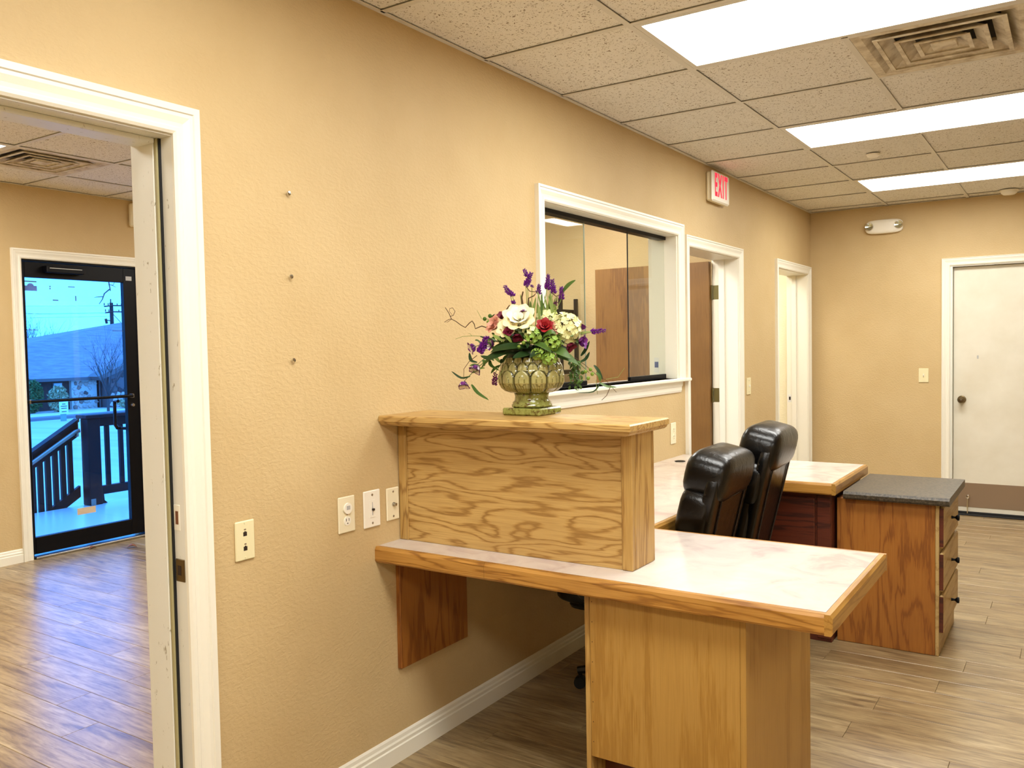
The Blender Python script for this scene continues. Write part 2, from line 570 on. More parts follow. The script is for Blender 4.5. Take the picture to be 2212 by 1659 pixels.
# ------------------------------------------------------------------ ceilings: grid bars and tiles
ce = struct('ceiling', MB().box(-.0, XR, YF, YB, 2.66, 2.74), 'plenum')
cl = struct('ceiling', MB().box(XL, -WT, YLS, YB, 2.715, 2.80), 'plenum')
T = .6096
tcache = {}
def tile(parent, x0, x1, y0, y1, z):
    L, Wd = round(x1-x0-.016, 3), round(y1-y0-.016, 3)
    if L < .02 or Wd < .02:
        return
    if (L, Wd) not in tcache:
        b = MB().cbox(-L/2, L/2, -Wd/2, Wd/2, 0, .016, .003)
        o = b.build('ceiling_tile', 'tile')
        tcache[(L, Wd)] = o.data
        bpy.data.objects.remove(o)
    o = bpy.data.objects.new('ceiling_tile', tcache[(L, Wd)])
    COL.objects.link(o)
    o.parent = parent
    o.location = ((x0+x1)/2, (y0+y1)/2, z+.0065)
def tee(parent, x0, x1, y0, y1, z):
    w2 = .012
    if x1-x0 > y1-y0:
        b = MB().box(x0+.012, x1-.012, y0-w2, y0+w2, z, z+.002).box(x0+.012, x1-.012, y0-.001, y0+.001, z+.002, z+.035)
    else:
        b = MB().box(x0-w2, x0+w2, y0, y1, z, z+.002).box(x0-.001, x0+.001, y0, y1, z+.002, z+.035)
    return b.build('ceiling_tee_bar', 'tee', parent)
def grid(parent, xs, ys, z, skip):
    for x in xs[1:-1]:
        run = None
        for j in range(len(ys)-1):
            my = (ys[j]+ys[j+1])/2
            cut = any(a0+.05 < x < a1-.05 and b0 < my < b1 for a0, a1, b0, b1 in skip)
            if not cut and run is None:
                run = ys[j]
            if cut and run is not None:
                tee(parent, x, x, run, ys[j], z); run = None
        if run is not None:
            tee(parent, x, x, run, ys[-1], z)
    for y in ys[1:-1]:
        for i in range(len(xs)-1):
            mid = (xs[i]+xs[i+1])/2
            if any(a0 < mid < a1 and b0+.05 < y < b1-.05 for a0, a1, b0, b1 in skip):
                continue
            tee(parent, xs[i], xs[i+1], y, y, z)
    for i in range(len(xs)-1):
        for j in range(len(ys)-1):
            mx, my = (xs[i]+xs[i+1])/2, (ys[j]+ys[j+1])/2
            if any(a0 < mx < a1 and b0 < my < b1 for a0, a1, b0, b1 in skip):
                continue
            tile(parent, xs[i], xs[i+1], ys[j], ys[j+1], z)
    # wall angle
    for (a, b, c, d) in ((xs[0], xs[0]+.02, ys[0], ys[-1]), (xs[-1]-.02, xs[-1], ys[0], ys[-1]),
                         (xs[0]+.02, xs[-1]-.02, ys[0], ys[0]+.02), (xs[0]+.02, xs[-1]-.02, ys[-1]-.02, ys[-1])):
        MB().box(a, b, c, d, z, z+.002).build('ceiling_wall_angle', 'tee', parent)
X1 = .641
xs = [0]+[X1+T*i for i in range(7)]+[XR]
ys = [YF]+[T*i for i in range(-8, 9)]+[YB]
lights = [(X1, X1+2*T, T*k, T*(k+1)) for k in (-6, -3, 0, 3, 6)]
lights += [(X1+4*T, X1+6*T, T*k, T*(k+1)) for k in (-6, -3)]  # far column: unseen panels added to brighten the left wall
vent_main = (X1+T, X1+2*T, T, 2*T)
grid(ce, xs, ys, H, lights+[vent_main])
lx = [XL]+[-3.71+T*i for i in range(6)]+[-WT]
ly = [YLS]+[-3.008+.3048*0+T*i for i in range(1, 11)]+[YLN]
ly = [YLS]+[.342+T*i for i in range(-5, 5)]+[YLN]
vent_lob = (-3.71, -3.71+T, .342-T, .342)
lights_l = [(-3.71, -3.71+T, .342-3*T, .342-T-0.0), (-1.881, -1.881+T, .342-2*T, .342), (-3.10, -3.10+T, .342+2*T, .342+4*T), (-1.27, -1.27+T, .342+2*T, .342+4*T), (-1.881, -1.881+T, .342-5*T, .342-3*T)]  # last panel is unseen, added to brighten the doorway jamb
grid(cl, lx, ly, HL, lights_l+[vent_lob])
struct('ceiling_side_room', MB().box(-2.6, -WT-.001, YLN+.151, YB-.061, 2.60, 2.66), 'tee')

def light(x0, x1, y0, y1, z, label, group):
    t = thing('ceiling_light', ((x0+x1)/2, (y0+y1)/2, z), label, 'ceiling light', group)
    g = .013
    x0, x1, y0, y1 = x0+g, x1-g, y0+g, y1-g
    f = MB()
    fw = .022
    f.box(x0, x1, y0, y0+fw, z, z+.05).box(x0, x1, y1-fw, y1, z, z+.05)
    f.box(x0, x0+fw, y0+fw, y1-fw, z, z+.05).box(x1-fw, x1, y0+fw, y1-fw, z, z+.05)
    f.build('frame', 'tee', t)
    MB().box(x0+fw, x1-fw, y0+fw, y1-fw, z+.006, z+.009).build('diffuser', 'lamp', t)
    return t
names = {0: 'fluorescent ceiling panel beside the square air vent', 3: 'fluorescent ceiling panel between the air vent and the round ceiling sensor', 6: 'fluorescent ceiling panel closest to the back wall with the white door'}
names.update({-3: 'fluorescent ceiling panel opposite the wide cased lobby doorway', -6: 'unseen fluorescent panel added to brighten the lower left wall, towards the front wall'})  # the panel nearest the front wall is unseen, added to lift the lower left wall
for k in (-6, -3, 0, 3, 6):
    light(X1, X1+2*T, T*k, T*(k+1), H, names[k], 'office ceiling lights')
for k in (-6, -3):
    light(X1+4*T, X1+6*T, T*k, T*(k+1), H, 'unseen fluorescent panel added to brighten the left wall, by the right wall %s' % ('facing the cased lobby doorway' if k == -3 else 'in the front corner of the office'), 'office ceiling lights')
for i, q in enumerate(lights_l):
    light(*q, HL, ('fluorescent lobby ceiling panel beside the lobby air vent', 'fluorescent lobby panel in the middle of the lobby ceiling', 'fluorescent lobby panel above the black metal rack', 'fluorescent lobby panel above the brown door', 'unseen lobby panel added to brighten the jamb of the wide cased doorway')[i], 'lobby ceiling lights')
light(-1.7, -.5, 3.9, 4.5, 2.588, 'fluorescent panel on the ceiling of the pale yellow side room', None)

def vent(x0, x1, y0, y1, z, label):
    cx, cy = (x0+x1)/2, (y0+y1)/2
    t = thing('air_vent', (cx, cy, z), label, 'air vent', None)
    h = (x1-x0)/2-.013
    def ring(h0, h1, z0, z1, th=.004):
        b = MB()
        vs = []
        for hh, zz in ((h0, z0), (h1, z1), (h1, z1+th), (h0, z0+th)):
            vs += [(cx-hh, cy-hh, zz), (cx+hh, cy-hh, zz), (cx+hh, cy+hh, zz), (cx-hh, cy+hh, zz)]
        fs = []
        for a in range(4):
            c = (a+1) % 4
            for k in range(4):
                fs.append((a*4+k, a*4+(k+1) % 4, c*4+(k+1) % 4, c*4+k))
        return b.add(vs, fs)
    ring(h, h-.035, z, z+.001).build('frame', 'ventm', t)
    ring(h-.035, h-.095, z+.001, z+.05).build('frame_slope', 'ventm', t)
    for hh in (h-.072, h-.138, h-.200):
        o = ring(hh, hh-.052, z-.006, z+.030).build('louvre', 'ventm', t)
        ring(hh+.004, hh-.012, z-.006, z-.005).build('lip', 'ventm', o)
    MB().cbox(cx-.045, cx+.045, cy-.045, cy+.045, z-.004, z+.006, .003).build('centre_plate', 'ventm', t)
    MB().box(cx-h, cx+h, cy-h, cy+h, z+.0525, z+.0545).build('duct_back', 'duct', t)
    return t
vent(*vent_main, H, 'dusty square air vent with stepped louvres in the office ceiling')
vent(*vent_lob, HL, 'square stepped air vent in the lobby ceiling')

# round sensor and smoke detector on the ceiling
o = MB().lathe([(.001, H-.022), (.02, H-.022), (.035, H-.012), (.042, H-.001), (.042, H)], 20, (.941, 2.82, 0)).build('ceiling_sensor', 'plast', None, Vector((.941, 2.82, H)), True)
tag(o, 'small round white sensor on a ceiling tile between two light panels', 'sensor')
t = thing('smoke_detector', (1.55, 4.85, H), 'round white smoke detector on the ceiling above the white door', 'smoke detector')
MB().lathe([(.001, H-.036), (.04, H-.036), (.055, H-.024), (.058, H-.010)], 24, (1.55, 4.85, 0)).build('cover', 'plast', t, None, True)
MB().lathe([(.064, H-.010), (.066, H-.001), (.001, H)], 24, (1.55, 4.85, 0)).build('base_ring', 'plast', t, None, True)

# ------------------------------------------------------------------ trim helpers
CAS = [(0, 0), (0, .009), (.007, .014), (.016, .014), (.020, .0105), (.030, .0115), (.046, .0175), (.055, .0175), (.058, .0215), (1., .0215), (1., 0)]
def casing(parent, mp, a0, a1, z1, wd=.072, z0=0., legs=(True, True)):
    pr = [(min(u, wd), v) for u, v in CAS]
    for sd, on in ((0, legs[0]), (1, legs[1])):
        if on:
            f = (lambda p, t: mp(a0-p[0], z0 if t == 0 else z1+p[0], p[1])) if sd == 0 else (lambda p, t: mp(a1+p[0], z0 if t == 0 else z1+p[0], p[1]))
            MB().prism(pr, f, 0, 1).build('casing_leg', 'white', parent)
    MB().prism(pr, lambda p, t: mp((a0-p[0]) if t == 0 else (a1+p[0]), z1+p[0], p[1]), 0, 1).build('casing_head', 'white', parent)
mpL = lambda a, z, v: (v, a, z)
mpLb = lambda a, z, v: (-WT-v, a, z)
mpB = lambda a, z, v: (a, YB-v, z)
mpE = lambda a, z, v: (XL+v, a, z)
BASE = [(0, 0), (.014, 0), (.014, .056), (.010, .060), (.011, .072), (.007, .078), (.006, .090), (.002, .097), (0, .097)]
def baseboard(name, mp, a0, a1):
    b = MB().prism(BASE, lambda p, t: mp(t, p[1], p[0]), a0, a1)
    struct(name, b, 'white')
baseboard('baseboard_left', mpL, -1.377, 2.077)
baseboard('baseboard_left', mpL, 3.150, 3.961)
baseboard('baseboard_left', mpL, YF, -2.443)
baseboard('baseboard_back', mpB, .015, 1.067)
baseboard('baseboard_back', mpB, 2.128, XR)
baseboard('baseboard_entrance', mpE, YLS, .228)
baseboard('baseboard_entrance', mpE, 1.277, YLN)
baseboard('baseboard_right', lambda a, z, v: (XR-v, a, z), YF, YB)

# ---- doorway 1 (open cased opening into the lobby)
d = thing('door_1', (-.09, -1.91, 0), kind='structure')
casing(d, mpL, D1[0]+.019, D1[1]-.019, D1[2]-.014, .075)
casing(d, mpLb, D1[0]+.019, D1[1]-.012, D1[2]-.014, .075)
y = D1[1]
for y0, y1 in ((y-.019, y), (D1[0], D1[0]+.019)):
    MB().box(-WT, 0, y0, y1, 0, D1[2]).build('jamb', 'jamb', d)
MB().box(-WT, 0, D1[0]+.019, y-.019, D1[2]-.019, D1[2]).build('jamb_head', 'jamb', d)
s = MB().cbox(-.128, -.060, y-.033, y-.019, 0, D1[2]-.019, .002)
s.build('door_stop', 'jamb', d)
MB().cbox(-.0598, -.048, y-.031, y-.019, 0, D1[2]-.019, .002).build('stop_shaded_side', 'olive', d)  # strip with the shade of the stop's side put into its colour
MB().box(-.0478, -.0445, y-.026, y-.019, 0, D1[2]-.02).build('seal', 'rubber', d)
MB().cbox(-.128, -.052, D1[0]+.033, y-.033, D1[2]-.033, D1[2]-.019, .002).build('door_stop', 'jamb', d)
MB().cbox(-.128, -.052, D1[0]+.019, D1[0]+.033, 0, D1[2]-.019, .002).build('door_stop', 'jamb', d)
st = MB().cbox(-.042, -.004, y-.0215, y-.018, .836, .898, .002).build('strike_plate', 'bronze', d)
MB().box(-.032, -.018, y-.0222, y-.0214, .854, .880).build('latch_hole', 'slot', st)
st = MB().cbox(-.044, -.018, y-.0205, y-.018, .975, 1.045, .004).build('deadbolt_plate', 'white', d)
MB().cbox(-.036, -.024, y-.0212, y-.0203, .992, 1.028, .004).build('bolt_hole', 'leafdry', st)

# ---- reception window with sliding glass
d = thing('window_1', (0, 1.2, 1.23), kind='structure')
casing(d, mpL, WN[0], WN[1], WN[3], .068, WN[2])
MB().box(-WT, 0, WN[0], WN[0]+.012, WN[2], WN[3]).build('jamb', 'white', d)
MB().box(-WT, 0, WN[1]-.012, WN[1], WN[2], WN[3]).build('jamb', 'white', d)
MB().box(-WT, 0, WN[0]+.012, WN[1]-.012, WN[3]-.004, WN[3]).build('jamb_head', 'white', d)
MB().cbox(-WT-.03, .042, WN[0]-.105, WN[1]+.115, WN[2]-.018, WN[2], .004).build('window_stool', 'white', d)
apr = [(0, 0), (.006, 0), (.010, .012), (.010, .030), (.016, .040), (.018, .064), (0, .064)]
MB().prism(apr, lambda p, t: (p[0], t, 1.166+p[1]), WN[0]-.07, WN[1]+.03).build('window_apron', 'white', d)
MB().cbox(-.118, -.066, WN[0]+.012, WN[1]-.012, WN[3]-.024, WN[3]-.004, .002).build('track', 'black', d)
MB().box(-.112, -.072, WN[0]+.012, WN[1]-.012, WN[2], WN[2]+.005).build('bottom_track', 'black', d)
for (x0, y0, y1) in ((-.103, WN[0]+.013, 1.005), (-.083, 1.470, WN[1]-.013)):
    lean_ = .0036 if x0 < -.1 else 0.          # left pane tilted to lower the ceiling light's reflection in it
    g_ = MB().box(x0, x0+.006, y0, y1, WN[2]+.006, WN[3]-.025).xf(lambda p: Vector((p.x-lean_*(p.z-WN[2])/.83, p.y, p.z))).build('glass_pane', 'glass', d)
    MB().cbox(x0-.006, x0+.012, y0, y1, WN[2]+.0055, WN[2]+.028, .002).build('rail', 'black', g_)
    for yy in ((y1,) if x0 < -.1 else (y0-.003,)):
        MB().box(x0, x0+.006, yy, yy+.003, WN[2]+.028, WN[3]-.025).build('polished_edge', 'edge' if x0 < -.1 else 'rubber', g_)
st = MB().box(-.150, -.118, WN[1]-.0135, WN[1]-.012, 1.285, 1.375).build('sticker', 'signw', d)
MB().box(-.146, -.122, WN[1]-.0142, WN[1]-.0135, 1.315, 1.350).build('sticker_print', 'stickb', st)

# ---- doorway 2: open brown slab
d = thing('door_2', (-.09, 2.61, 0), kind='structure')
casing(d, mpL, D2[0], D2[1], D2[2], .066)
casing(d, mpLb, D2[0], D2[1], D2[2], .066)
MB().box(-WT, 0, D2[0], D2[0]+.004, 0, D2[2]).build('jamb', 'white', d)
MB().box(-WT, 0, D2[1]-.004, D2[1], 0, D2[2]).build('jamb', 'white', d)
MB().box(-WT, 0, D2[0]+.004, D2[1]-.004, D2[2]-.004, D2[2]).build('jamb_head', 'white', d)
for y0, y1 in ((D2[1]-.016, D2[1]-.004), (D2[0]+.004, D2[0]+.016)):
    MB().cbox(-.136, -.094, y0, y1, 0, D2[2]-.004, .002).build('door_stop', 'white', d)
sl = MB().cbox(-1.110, -.196, 3.036, 3.078, .008, 2.040, .002).build('door_slab', 'slab', d)
for z in (1.82, 1.085, .25):
    h = MB().cbox(-.180, -.138, D2[1]-.0062, D2[1]-.0035, z-.05, z+.05, .006)
    h.lathe([(.001, z-.052), (.007, z-.052), (.007, z+.052), (.001, z+.052)], 10, (-.189, 3.070, 0))
    h.build('hinge', 'hinge', sl, None, True)
MB().lathe([(.004, 3.036), (.011, 3.010), (.012, 3.000), (.026, 2.985), (.028, 2.965), (.018, 2.952), (.001, 2.950)], 16, (-1.05, 0, .96), 'Y').build('knob', 'bronze', sl, None, True)

# ---- doorway 3: to the pale yellow room
d = thing('door_3', (-.09, 4.49, 0), kind='structure')
casing(d, mpL, D3[0], D3[1], D3[2], .068)
MB().box(-WT, 0, D3[0], D3[0]+.004, 0, D3[2]).build('jamb', 'white', d)
MB().box(-WT, 0, D3[1]-.004, D3[1], 0, D3[2]).build('jamb', 'white', d)
MB().box(-WT, 0, D3[0]+.004, D3[1]-.004, D3[2]-.004, D3[2]).build('jamb_head', 'white', d)
for y0, y1 in ((D3[1]-.016, D3[1]-.004), (D3[0]+.004, D3[0]+.016)):
    MB().cbox(-.136, -.094, y0, y1, 0, D3[2]-.004, .002).build('door_stop', 'white', d)
st = MB().cbox(-.172, -.140, D3[1]-.0055, D3[1]-.0035, .915, .985, .003).build('strike_plate', 'signw', d)
MB().box(-.163, -.147, D3[1]-.0063, D3[1]-.0054, .935, .965).build('latch_hole', 'slot', st)

# ---- white door in back wall
d = thing('door_4', (1.6, YB, 0), kind='structure')
casing(d, mpB, D4[0]-.016, D4[1]+.016, D4[2]+.008, .062)
MB().box(D4[0]-.016, D4[0], YB, YB+.15, 0, D4[2]+.008).build('jamb', 'jamb', d)
MB().box(D4[1], D4[1]+.016, YB, YB+.15, 0, D4[2]+.008).build('jamb', 'jamb', d)
MB().box(D4[0], D4[1], YB, YB+.15, D4[2], D4[2]+.008).build('jamb_head', 'jamb', d)
sl = MB().cbox(D4[0]+.003, D4[1]-.003, YB+.055, YB+.098, .02, D4[2]-.004, .002).build('door_slab', 'white2', d)
MB().cbox(D4[0]+.02, D4[1]-.02, YB+.0525, YB+.0548, .06, .262, .001).build('kick_plate', 'bronzepl' if 'bronzepl' in M else 'steel', sl)
kn = MB().lathe([(.001, YB+.0545), (.032, YB+.0545), (.032, YB+.048), (.014, YB+.044), (.013, YB+.026), (.026, YB+.014), (.029, YB+.000), (.022, YB-.010), (.001, YB-.012)], 24, (1.206, 0, .955), 'Y').build('knob', 'bronze', sl, None, True)
MB().lathe([(.001, YB-.0145), (.005, YB-.0145), (.006, YB-.0115)], 12, (1.206, 0, .955), 'Y').build('keyhole', 'chrome', kn, None, True)
MB().cbox(1.315, 1.327, YB+.052, YB+.0548, 1.290, 1.318, .002).build('viewer_patch', 'greylab', sl)
ks = MB().lathe([(.001, YB+.052), (.014, YB+.050), (.012, YB+.040), (.006, YB+.034), (.005, YB+.010), (.012, YB+.006), (.012, YB-.004), (.001, YB-.006)], 14, (1.255, 0, .150), 'Y')
ks.tube([(1.255, YB+.0, .145), (1.255, YB-.004, .06), (1.255, YB-.002, .018)], .004, 6)
ks.build('kick_down_stop', 'chrome', sl, None, True)
MB().box(D4[0], D4[1], YB+.03, YB+.054, .004, .024).build('door_sweep', 'rubber', sl)
for a0_, a1_, z0_, z1_ in ((D4[0]-.0, D4[0]+.014, 0, D4[2]), (D4[1]-.014, D4[1], 0, D4[2]), (D4[0]+.014, D4[1]-.014, D4[2]-.014, D4[2])):
    MB().box(a0_, a1_, YB+.0985, YB+.148, z0_, z1_).build('door_stop', 'jamb', d)
MB().cbox(D4[0], D4[1], YB-.02, YB+.13, 0.0005, .010, .003).build('threshold', 'rubber', d)
M['bronzepl'] = new_mat('brown_kick_plate', srgb(150, 128, 104), .35, .4)
for ob in bpy.data.objects:
    if ob.name == 'kick_plate':
        ob.data.materials[0] = M['bronzepl']

# ---- storefront glass entrance
d = thing('door_5', (XL, .75, 0), kind='structure')
casing(d, mpE, DS[0], DS[1], DS[2], .070)
fr = MB()
xf0, xf1 = XL-.11, XL-.005
for (y0, y1, z0, z1) in ((DS[0], DS[0]+.012, 0, DS[2]), (DS[1]-.012, DS[1], 0, DS[2]), (DS[0]+.012, DS[1]-.012, DS[2]-.012, DS[2])):
    MB().box(xf0, xf1, y0, y1, z0, z1).build('frame', 'black', d)
xa, xb = XL-.062, XL-.018
gy0, gy1, gz0, gz1 = .333, 1.085, .150, 2.018
leaf = MB()
leaf.cbox(xa, xb, DS[0]+.014, gy0, .03, DS[2]-.015, .003)
leaf.cbox(xa, xb, gy1, DS[1]-.014, .03, DS[2]-.015, .003)
leaf.cbox(xa, xb, gy0, gy1, .03, gz0, .003)
leaf.cbox(xa, xb, gy0, gy1, gz1, DS[2]-.015, .003)
dl = leaf.build('door_frame', 'black', d)
gp = MB().box(XL-.043, XL-.037, gy0-.004, gy1+.004, gz0-.004, gz1+.004).build('glass_pane', 'glass2', d)
MB().tube([(XL+.020, gy0-.01, 1.130), (XL+.022, gy1+.02, 1.130)], .0125, 10).build('push_bar', 'black', dl, None, True)
MB().cbox(XL-.018, XL+.02, gy0-.02, gy0-.004, 1.115, 1.145, .003).cbox(XL-.018, XL+.02, gy1+.012, gy1+.035, 1.115, 1.145, .003).build('bar_bracket', 'steel', dl)
MB().tube([(XL-.060, 1.03, 1.09), (XL-.11, 1.03, 1.09), (XL-.11, 1.03, .90), (XL-.11, 1.045, .875), (XL-.11, 1.075, .87), (XL-.062, 1.10, .87)], .013, 10).build('pull_handle', 'black', dl, None, True)
MB().lathe([(.001, XL-.003), (.012, XL-.004), (.016, XL-.018)], 16, (0, 1.125, 1.055), 'X').build('lock_cylinder', 'steel', dl, None, True)
c_ = MB().cbox(XL-.018, XL+.045, .46, .74, 2.055, 2.105, .005).build('door_closer', 'black', dl)
MB().box(XL+.0452, XL+.0462, .48, .72, 2.085, 2.089).build('closer_highlight', 'steel', c_)  # highlight on the closer put in as a thin steel strip
MB().cbox(XL-.0175, XL-.0165, 1.105, 1.155, 2.035, 2.068, .0004).build('label', 'greylab', dl)
MB().cbox(XL-.10, XL+.03, DS[0]+.012, DS[1]-.012, 0.0005, .018, .004).build('threshold', 'steel', d)
# marks and stickers on the glass
def gl(y0, y1, z0, z1, m, nm='glass_mark', k=0):
    return MB().box(XL-.0368+k*.0004, XL-.0364+k*.0004, y0, y1, z0, z1).build(nm, m, gp)
gl(.336, .424, 1.986, 1.994, 'signd')
gl(.337, .425, 1.923, 1.960, 'stickp', 'sticker', 1)
arc = MB()
pts = [(.380+.024*math.cos(a), 1.9585+.019*math.sin(a)) for a in [pi*k/10 for k in range(11)]]
arc.prism(pts, lambda p, t: (XL-.0366+t, p[0], p[1]), 0, .0006)
arc.build('sticker', 'stickp', gp)
gl(.515, .524, 1.955, 1.966, 'stickb'); gl(.515, .524, 1.940, 1.950, 'stickb')
gl(.653, .705, 1.962, 1.968, 'stickb')
gl(.535, .578, 1.858, 1.866, 'stickb')
gl(.705, .713, 1.862, 1.900, 'stickb')
gl(.337, .420, 1.641, 1.645, 'signd'); gl(.990, 1.083, 1.638, 1.642, 'signd')
gl(.655, .800, .255, .305, 'beigelab', 'label')

# ------------------------------------------------------------------ OUTSIDE
struct('porch_deck', MB().box(-6.22, XL-.181, -1.5, 4.5, -.20, -.03), 'deck')
def zr(x):
    return -1.0+(x+6.2)/(-52+6.2)*(-1.57)
b = MB()
b.add([(-6.2, -60, -1.0), (-6.2, 120, -1.0), (-52, 120, -2.57), (-52, -60, -2.57)], [(0, 1, 2, 3)])
b.add([(-6.2, -60, -1.4), (-6.2, 120, -1.4), (-52, 120, -2.97), (-52, -60, -2.97)], [(3, 2, 1, 0)])
struct('road', b, 'road')
struct('kerb', MB().cbox(-53, -52.001, -60, 120, -2.9, -2.37, .03), 'kerb')
struct('lawn', MB().box(-120, -53.001, -60, 120, -2.9, -2.40), 'lawn')

t = thing('porch_railing', (-6.16, 1.89, -.03), 'dark stained wooden porch railing with square post and upright balusters', 'railing')
MB().cbox(-6.23, -6.10, 1.825, 1.955, -.03, .83, .006).build('post', 'railm', t)
MB().cbox(-6.26, -6.07, 1.795, 4.4, .832, .868, .006).build('cap_rail', 'railm', t)
MB().cbox(-6.19, -6.13, 1.956, 4.4, .745, .830, .004).build('top_rail', 'railm', t)
MB().cbox(-6.19, -6.13, 1.956, 4.4, .060, .145, .004).build('bottom_rail', 'railm', t)
for i in range(16):
    MB().cbox(-6.18, -6.14, 2.035+i*.148, 2.075+i*.148, .146, .744, .003).build('baluster', 'railm', t)
kb = [(1.956, .06), (1.985, .06), (1.99, .0), (2.02, -.028), (1.956, -.028)]
MB().prism(kb, lambda p, q: (q, p[0], p[1]), -6.19, -6.13).build('knee_brace', 'railm', t)
MB().cbox(-6.099, -6.095, 1.83, 1.88, -.028, .035, .001).build('post_bracket', 'galv', t)
t = thing('stair_railing', (-6.28, 1.5, -1.0), 'sloping dark stair railing with grey pipe handrail beside the porch post', 'railing')
def sr(y, zt):      # slope of the stair rail
    return zt+(y-1.82)*.60
def slanted(y0, y1, za, zb, x0, x1, nm, m='railm', par=None):
    v = [(x, y, sr(y, z)) for x in (x0, x1) for y in (y0, y1) for z in (za, zb)]
    return MB().add(v, [(0, 1, 3, 2), (4, 6, 7, 5), (0, 4, 5, 1), (2, 3, 7, 6), (0, 2, 6, 4), (1, 5, 7, 3)]).build(nm, m, par or t)
slanted(.55, 1.82, .80, .83, -6.33, -6.235, 'cap_rail')
slanted(.55, 1.82, .655, .799, -6.30, -6.26, 'top_rail')
slanted(.55, 1.82, .05, .16, -6.30, -6.26, 'stringer_rail')
pr = MB().tube([(-6.225, 1.81, sr(1.81, .72)), (-6.225, 1.77, sr(1.77, .735)), (-6.225, .6, sr(.6, .735))], .021, 12).build('pipe_handrail', 'galv', t, None, True)
for yy in (1.79, 1.30, .70):
    MB().tube([(-6.26, yy, sr(yy, .68)), (-6.225, yy, sr(yy, .68)), (-6.225, yy, sr(yy, .72))], .012, 8).build('handrail_bracket', 'galv', pr, None, True)
for i in range(9):
    yy = 1.735-i*.0715*1.03
    MB().add([(x, y, sr(y, z)) for x in (-6.30, -6.265) for y in (yy-.022, yy+.022) for z in (.16, .655)],
             [(0, 1, 3, 2), (4, 6, 7, 5), (0, 4, 5, 1), (2, 3, 7, 6), (0, 2, 6, 4), (1, 5, 7, 3)]).build('baluster', 'railm', t)

# house across the street
t = thing('house', (-62, 32, -2.4), 'low house with grey shingle hip roof and fieldstone walls across the street', 'house')
MB().box(-70, -58.6, 18, 60, -2.4, -.25).build('wall', 'hwall', t)
rf = MB()
rf.add([(-58, 16.5, -.15), (-58, 60, -.15), (-67, 60, 4.25), (-67, 40.2, 4.25), (-72, 16.5, -.15), (-72, 60, -.15)],
       [(0, 1, 2, 3), (0, 3, 4), (4, 3, 2, 5), (0, 4, 5, 1), (1, 5, 2)])
rfo = rf.build('roof', 'roof', t)
MB().box(-58.02, -57.9, 16.5, 33.6, -.32, -.10).build('fascia', 'fascia', rfo)
st = MB().box(-58.62, -58.3, 30.85, 32.75, -2.4, -.33).build('stone_pier', 'mortar', t)
wn = MB().box(-58.64, -58.55, 29.65, 30.36, -1.5, -.42).build('window', 'fascia', t)
MB().box(-58.56, -58.53, 29.72, 30.29, -1.43, -.48).build('pane', 'winblue', wn)
MB().tube([(-58.25, 32.95, -.35), (-58.25, 32.95, -2.4)], .06, 6).build('downspout', 'fascia', t)
gb = MB()
gp_ = [(33.1, -2.4), (43, -2.4), (43, -.3), (38, 1.95), (33.1, -.12)]
gb.prism(gp_, lambda p, q: (q, p[0], p[1]), -58.58, -57.3)
gbo = gb.build('gable_wall', 'fascia', t)
rk = MB()
rk.prism([(32.2, -.35), (38, 1.98), (38, 2.38), (32.0, -.08)], lambda p, q: (q, p[0], p[1]), -58.5, -56.8)
rk.prism([(43.8, -.35), (38, 1.98), (38, 2.38), (44.0, -.08)], lambda p, q: (q, p[0], p[1]), -58.5, -56.8)
rk.build('gable_roof', 'fascia', t)
stm = []
for k in range(7):
    b = MB().squad((0, 0, 0), (.16, 1, 1), .6, .7, 9, 5)
    b.xf(lambda p: Vector((p.x, p.y*(1+.22*math.sin(3*p.z*4+k)), p.z*(1+.25*math.sin(p.y*5+k*1.7)))))
    o = b.build('stone', 'stone')
    stm.append(o.data)
    bpy.data.objects.remove(o)
def stone(par, x, y, z, sy, sz, dark=False):
    me = random.choice(stm)
    o = bpy.data.objects.new('stone', me)
    COL.objects.link(o)
    o.parent = par
    o.location = Vector((x, y, z))-Vector(t['_b'])
    o.scale = (1, sy, sz)
    o.rotation_euler = (random.uniform(0, 6.28), 0, 0)
    if dark:
        o.material_slots[0].link = 'OBJECT'
        o.material_slots[0].material = M['stoned']
for r_ in range(6):
    for c_ in range(5):
        if random.random() < .9:
            stone(st, -58.28, 30.85+.22+c_*.37+(r_ % 2)*.10+random.uniform(-.05, .05), -2.22+r_*.33+random.uniform(-.05, .05), random.uniform(.24, .36), random.uniform(.22, .33))
for r_ in range(9):
    for c_ in range(7):
        y_, z_ = 33.35+c_*.42+(r_ % 2)*.18, -2.2+r_*.36
        if z_ < (-.45+(y_-33.1)*.44) and random.random() < .85:
            stone(gbo, -57.28, y_, z_, random.uniform(.3, .45), random.uniform(.24, .38), z_ > -1.4)

def shrub(loc, rad, label, m, n=900, seed=1):
    rnd = random.Random(seed)
    t = thing('shrub', loc, label, 'shrub')
    b = MB()
    for i in range(n):
        dv = Vector((rnd.gauss(0, 1), rnd.gauss(0, 1), rnd.gauss(0, 1))).normalized()
        rr = rnd.uniform(.55, 1.)
        c = Vector((dv.x*rad[0]*rr, dv.y*rad[1]*rr, rad[2]*(1+dv.z*rr)))
        a = Vector((rnd.gauss(0, 1), rnd.gauss(0, 1), rnd.gauss(0, 1))).normalized()
        bb = a.orthogonal().normalized()
        sz = rnd.uniform(.08, .16)
        c += Vector(loc)
        b.add([c-a*sz, c+bb*sz*.5, c+a*sz, c-bb*sz*.5], [(0, 1, 2, 3)])
    o = b.build('foliage', m, t)
    o['kind'] = 'stuff'
    MB().tube([(loc[0], loc[1], loc[2]), (loc[0], loc[1]+.05, loc[2]+rad[2])], [.07, .03], 6).build('trunk', 'bark', t)
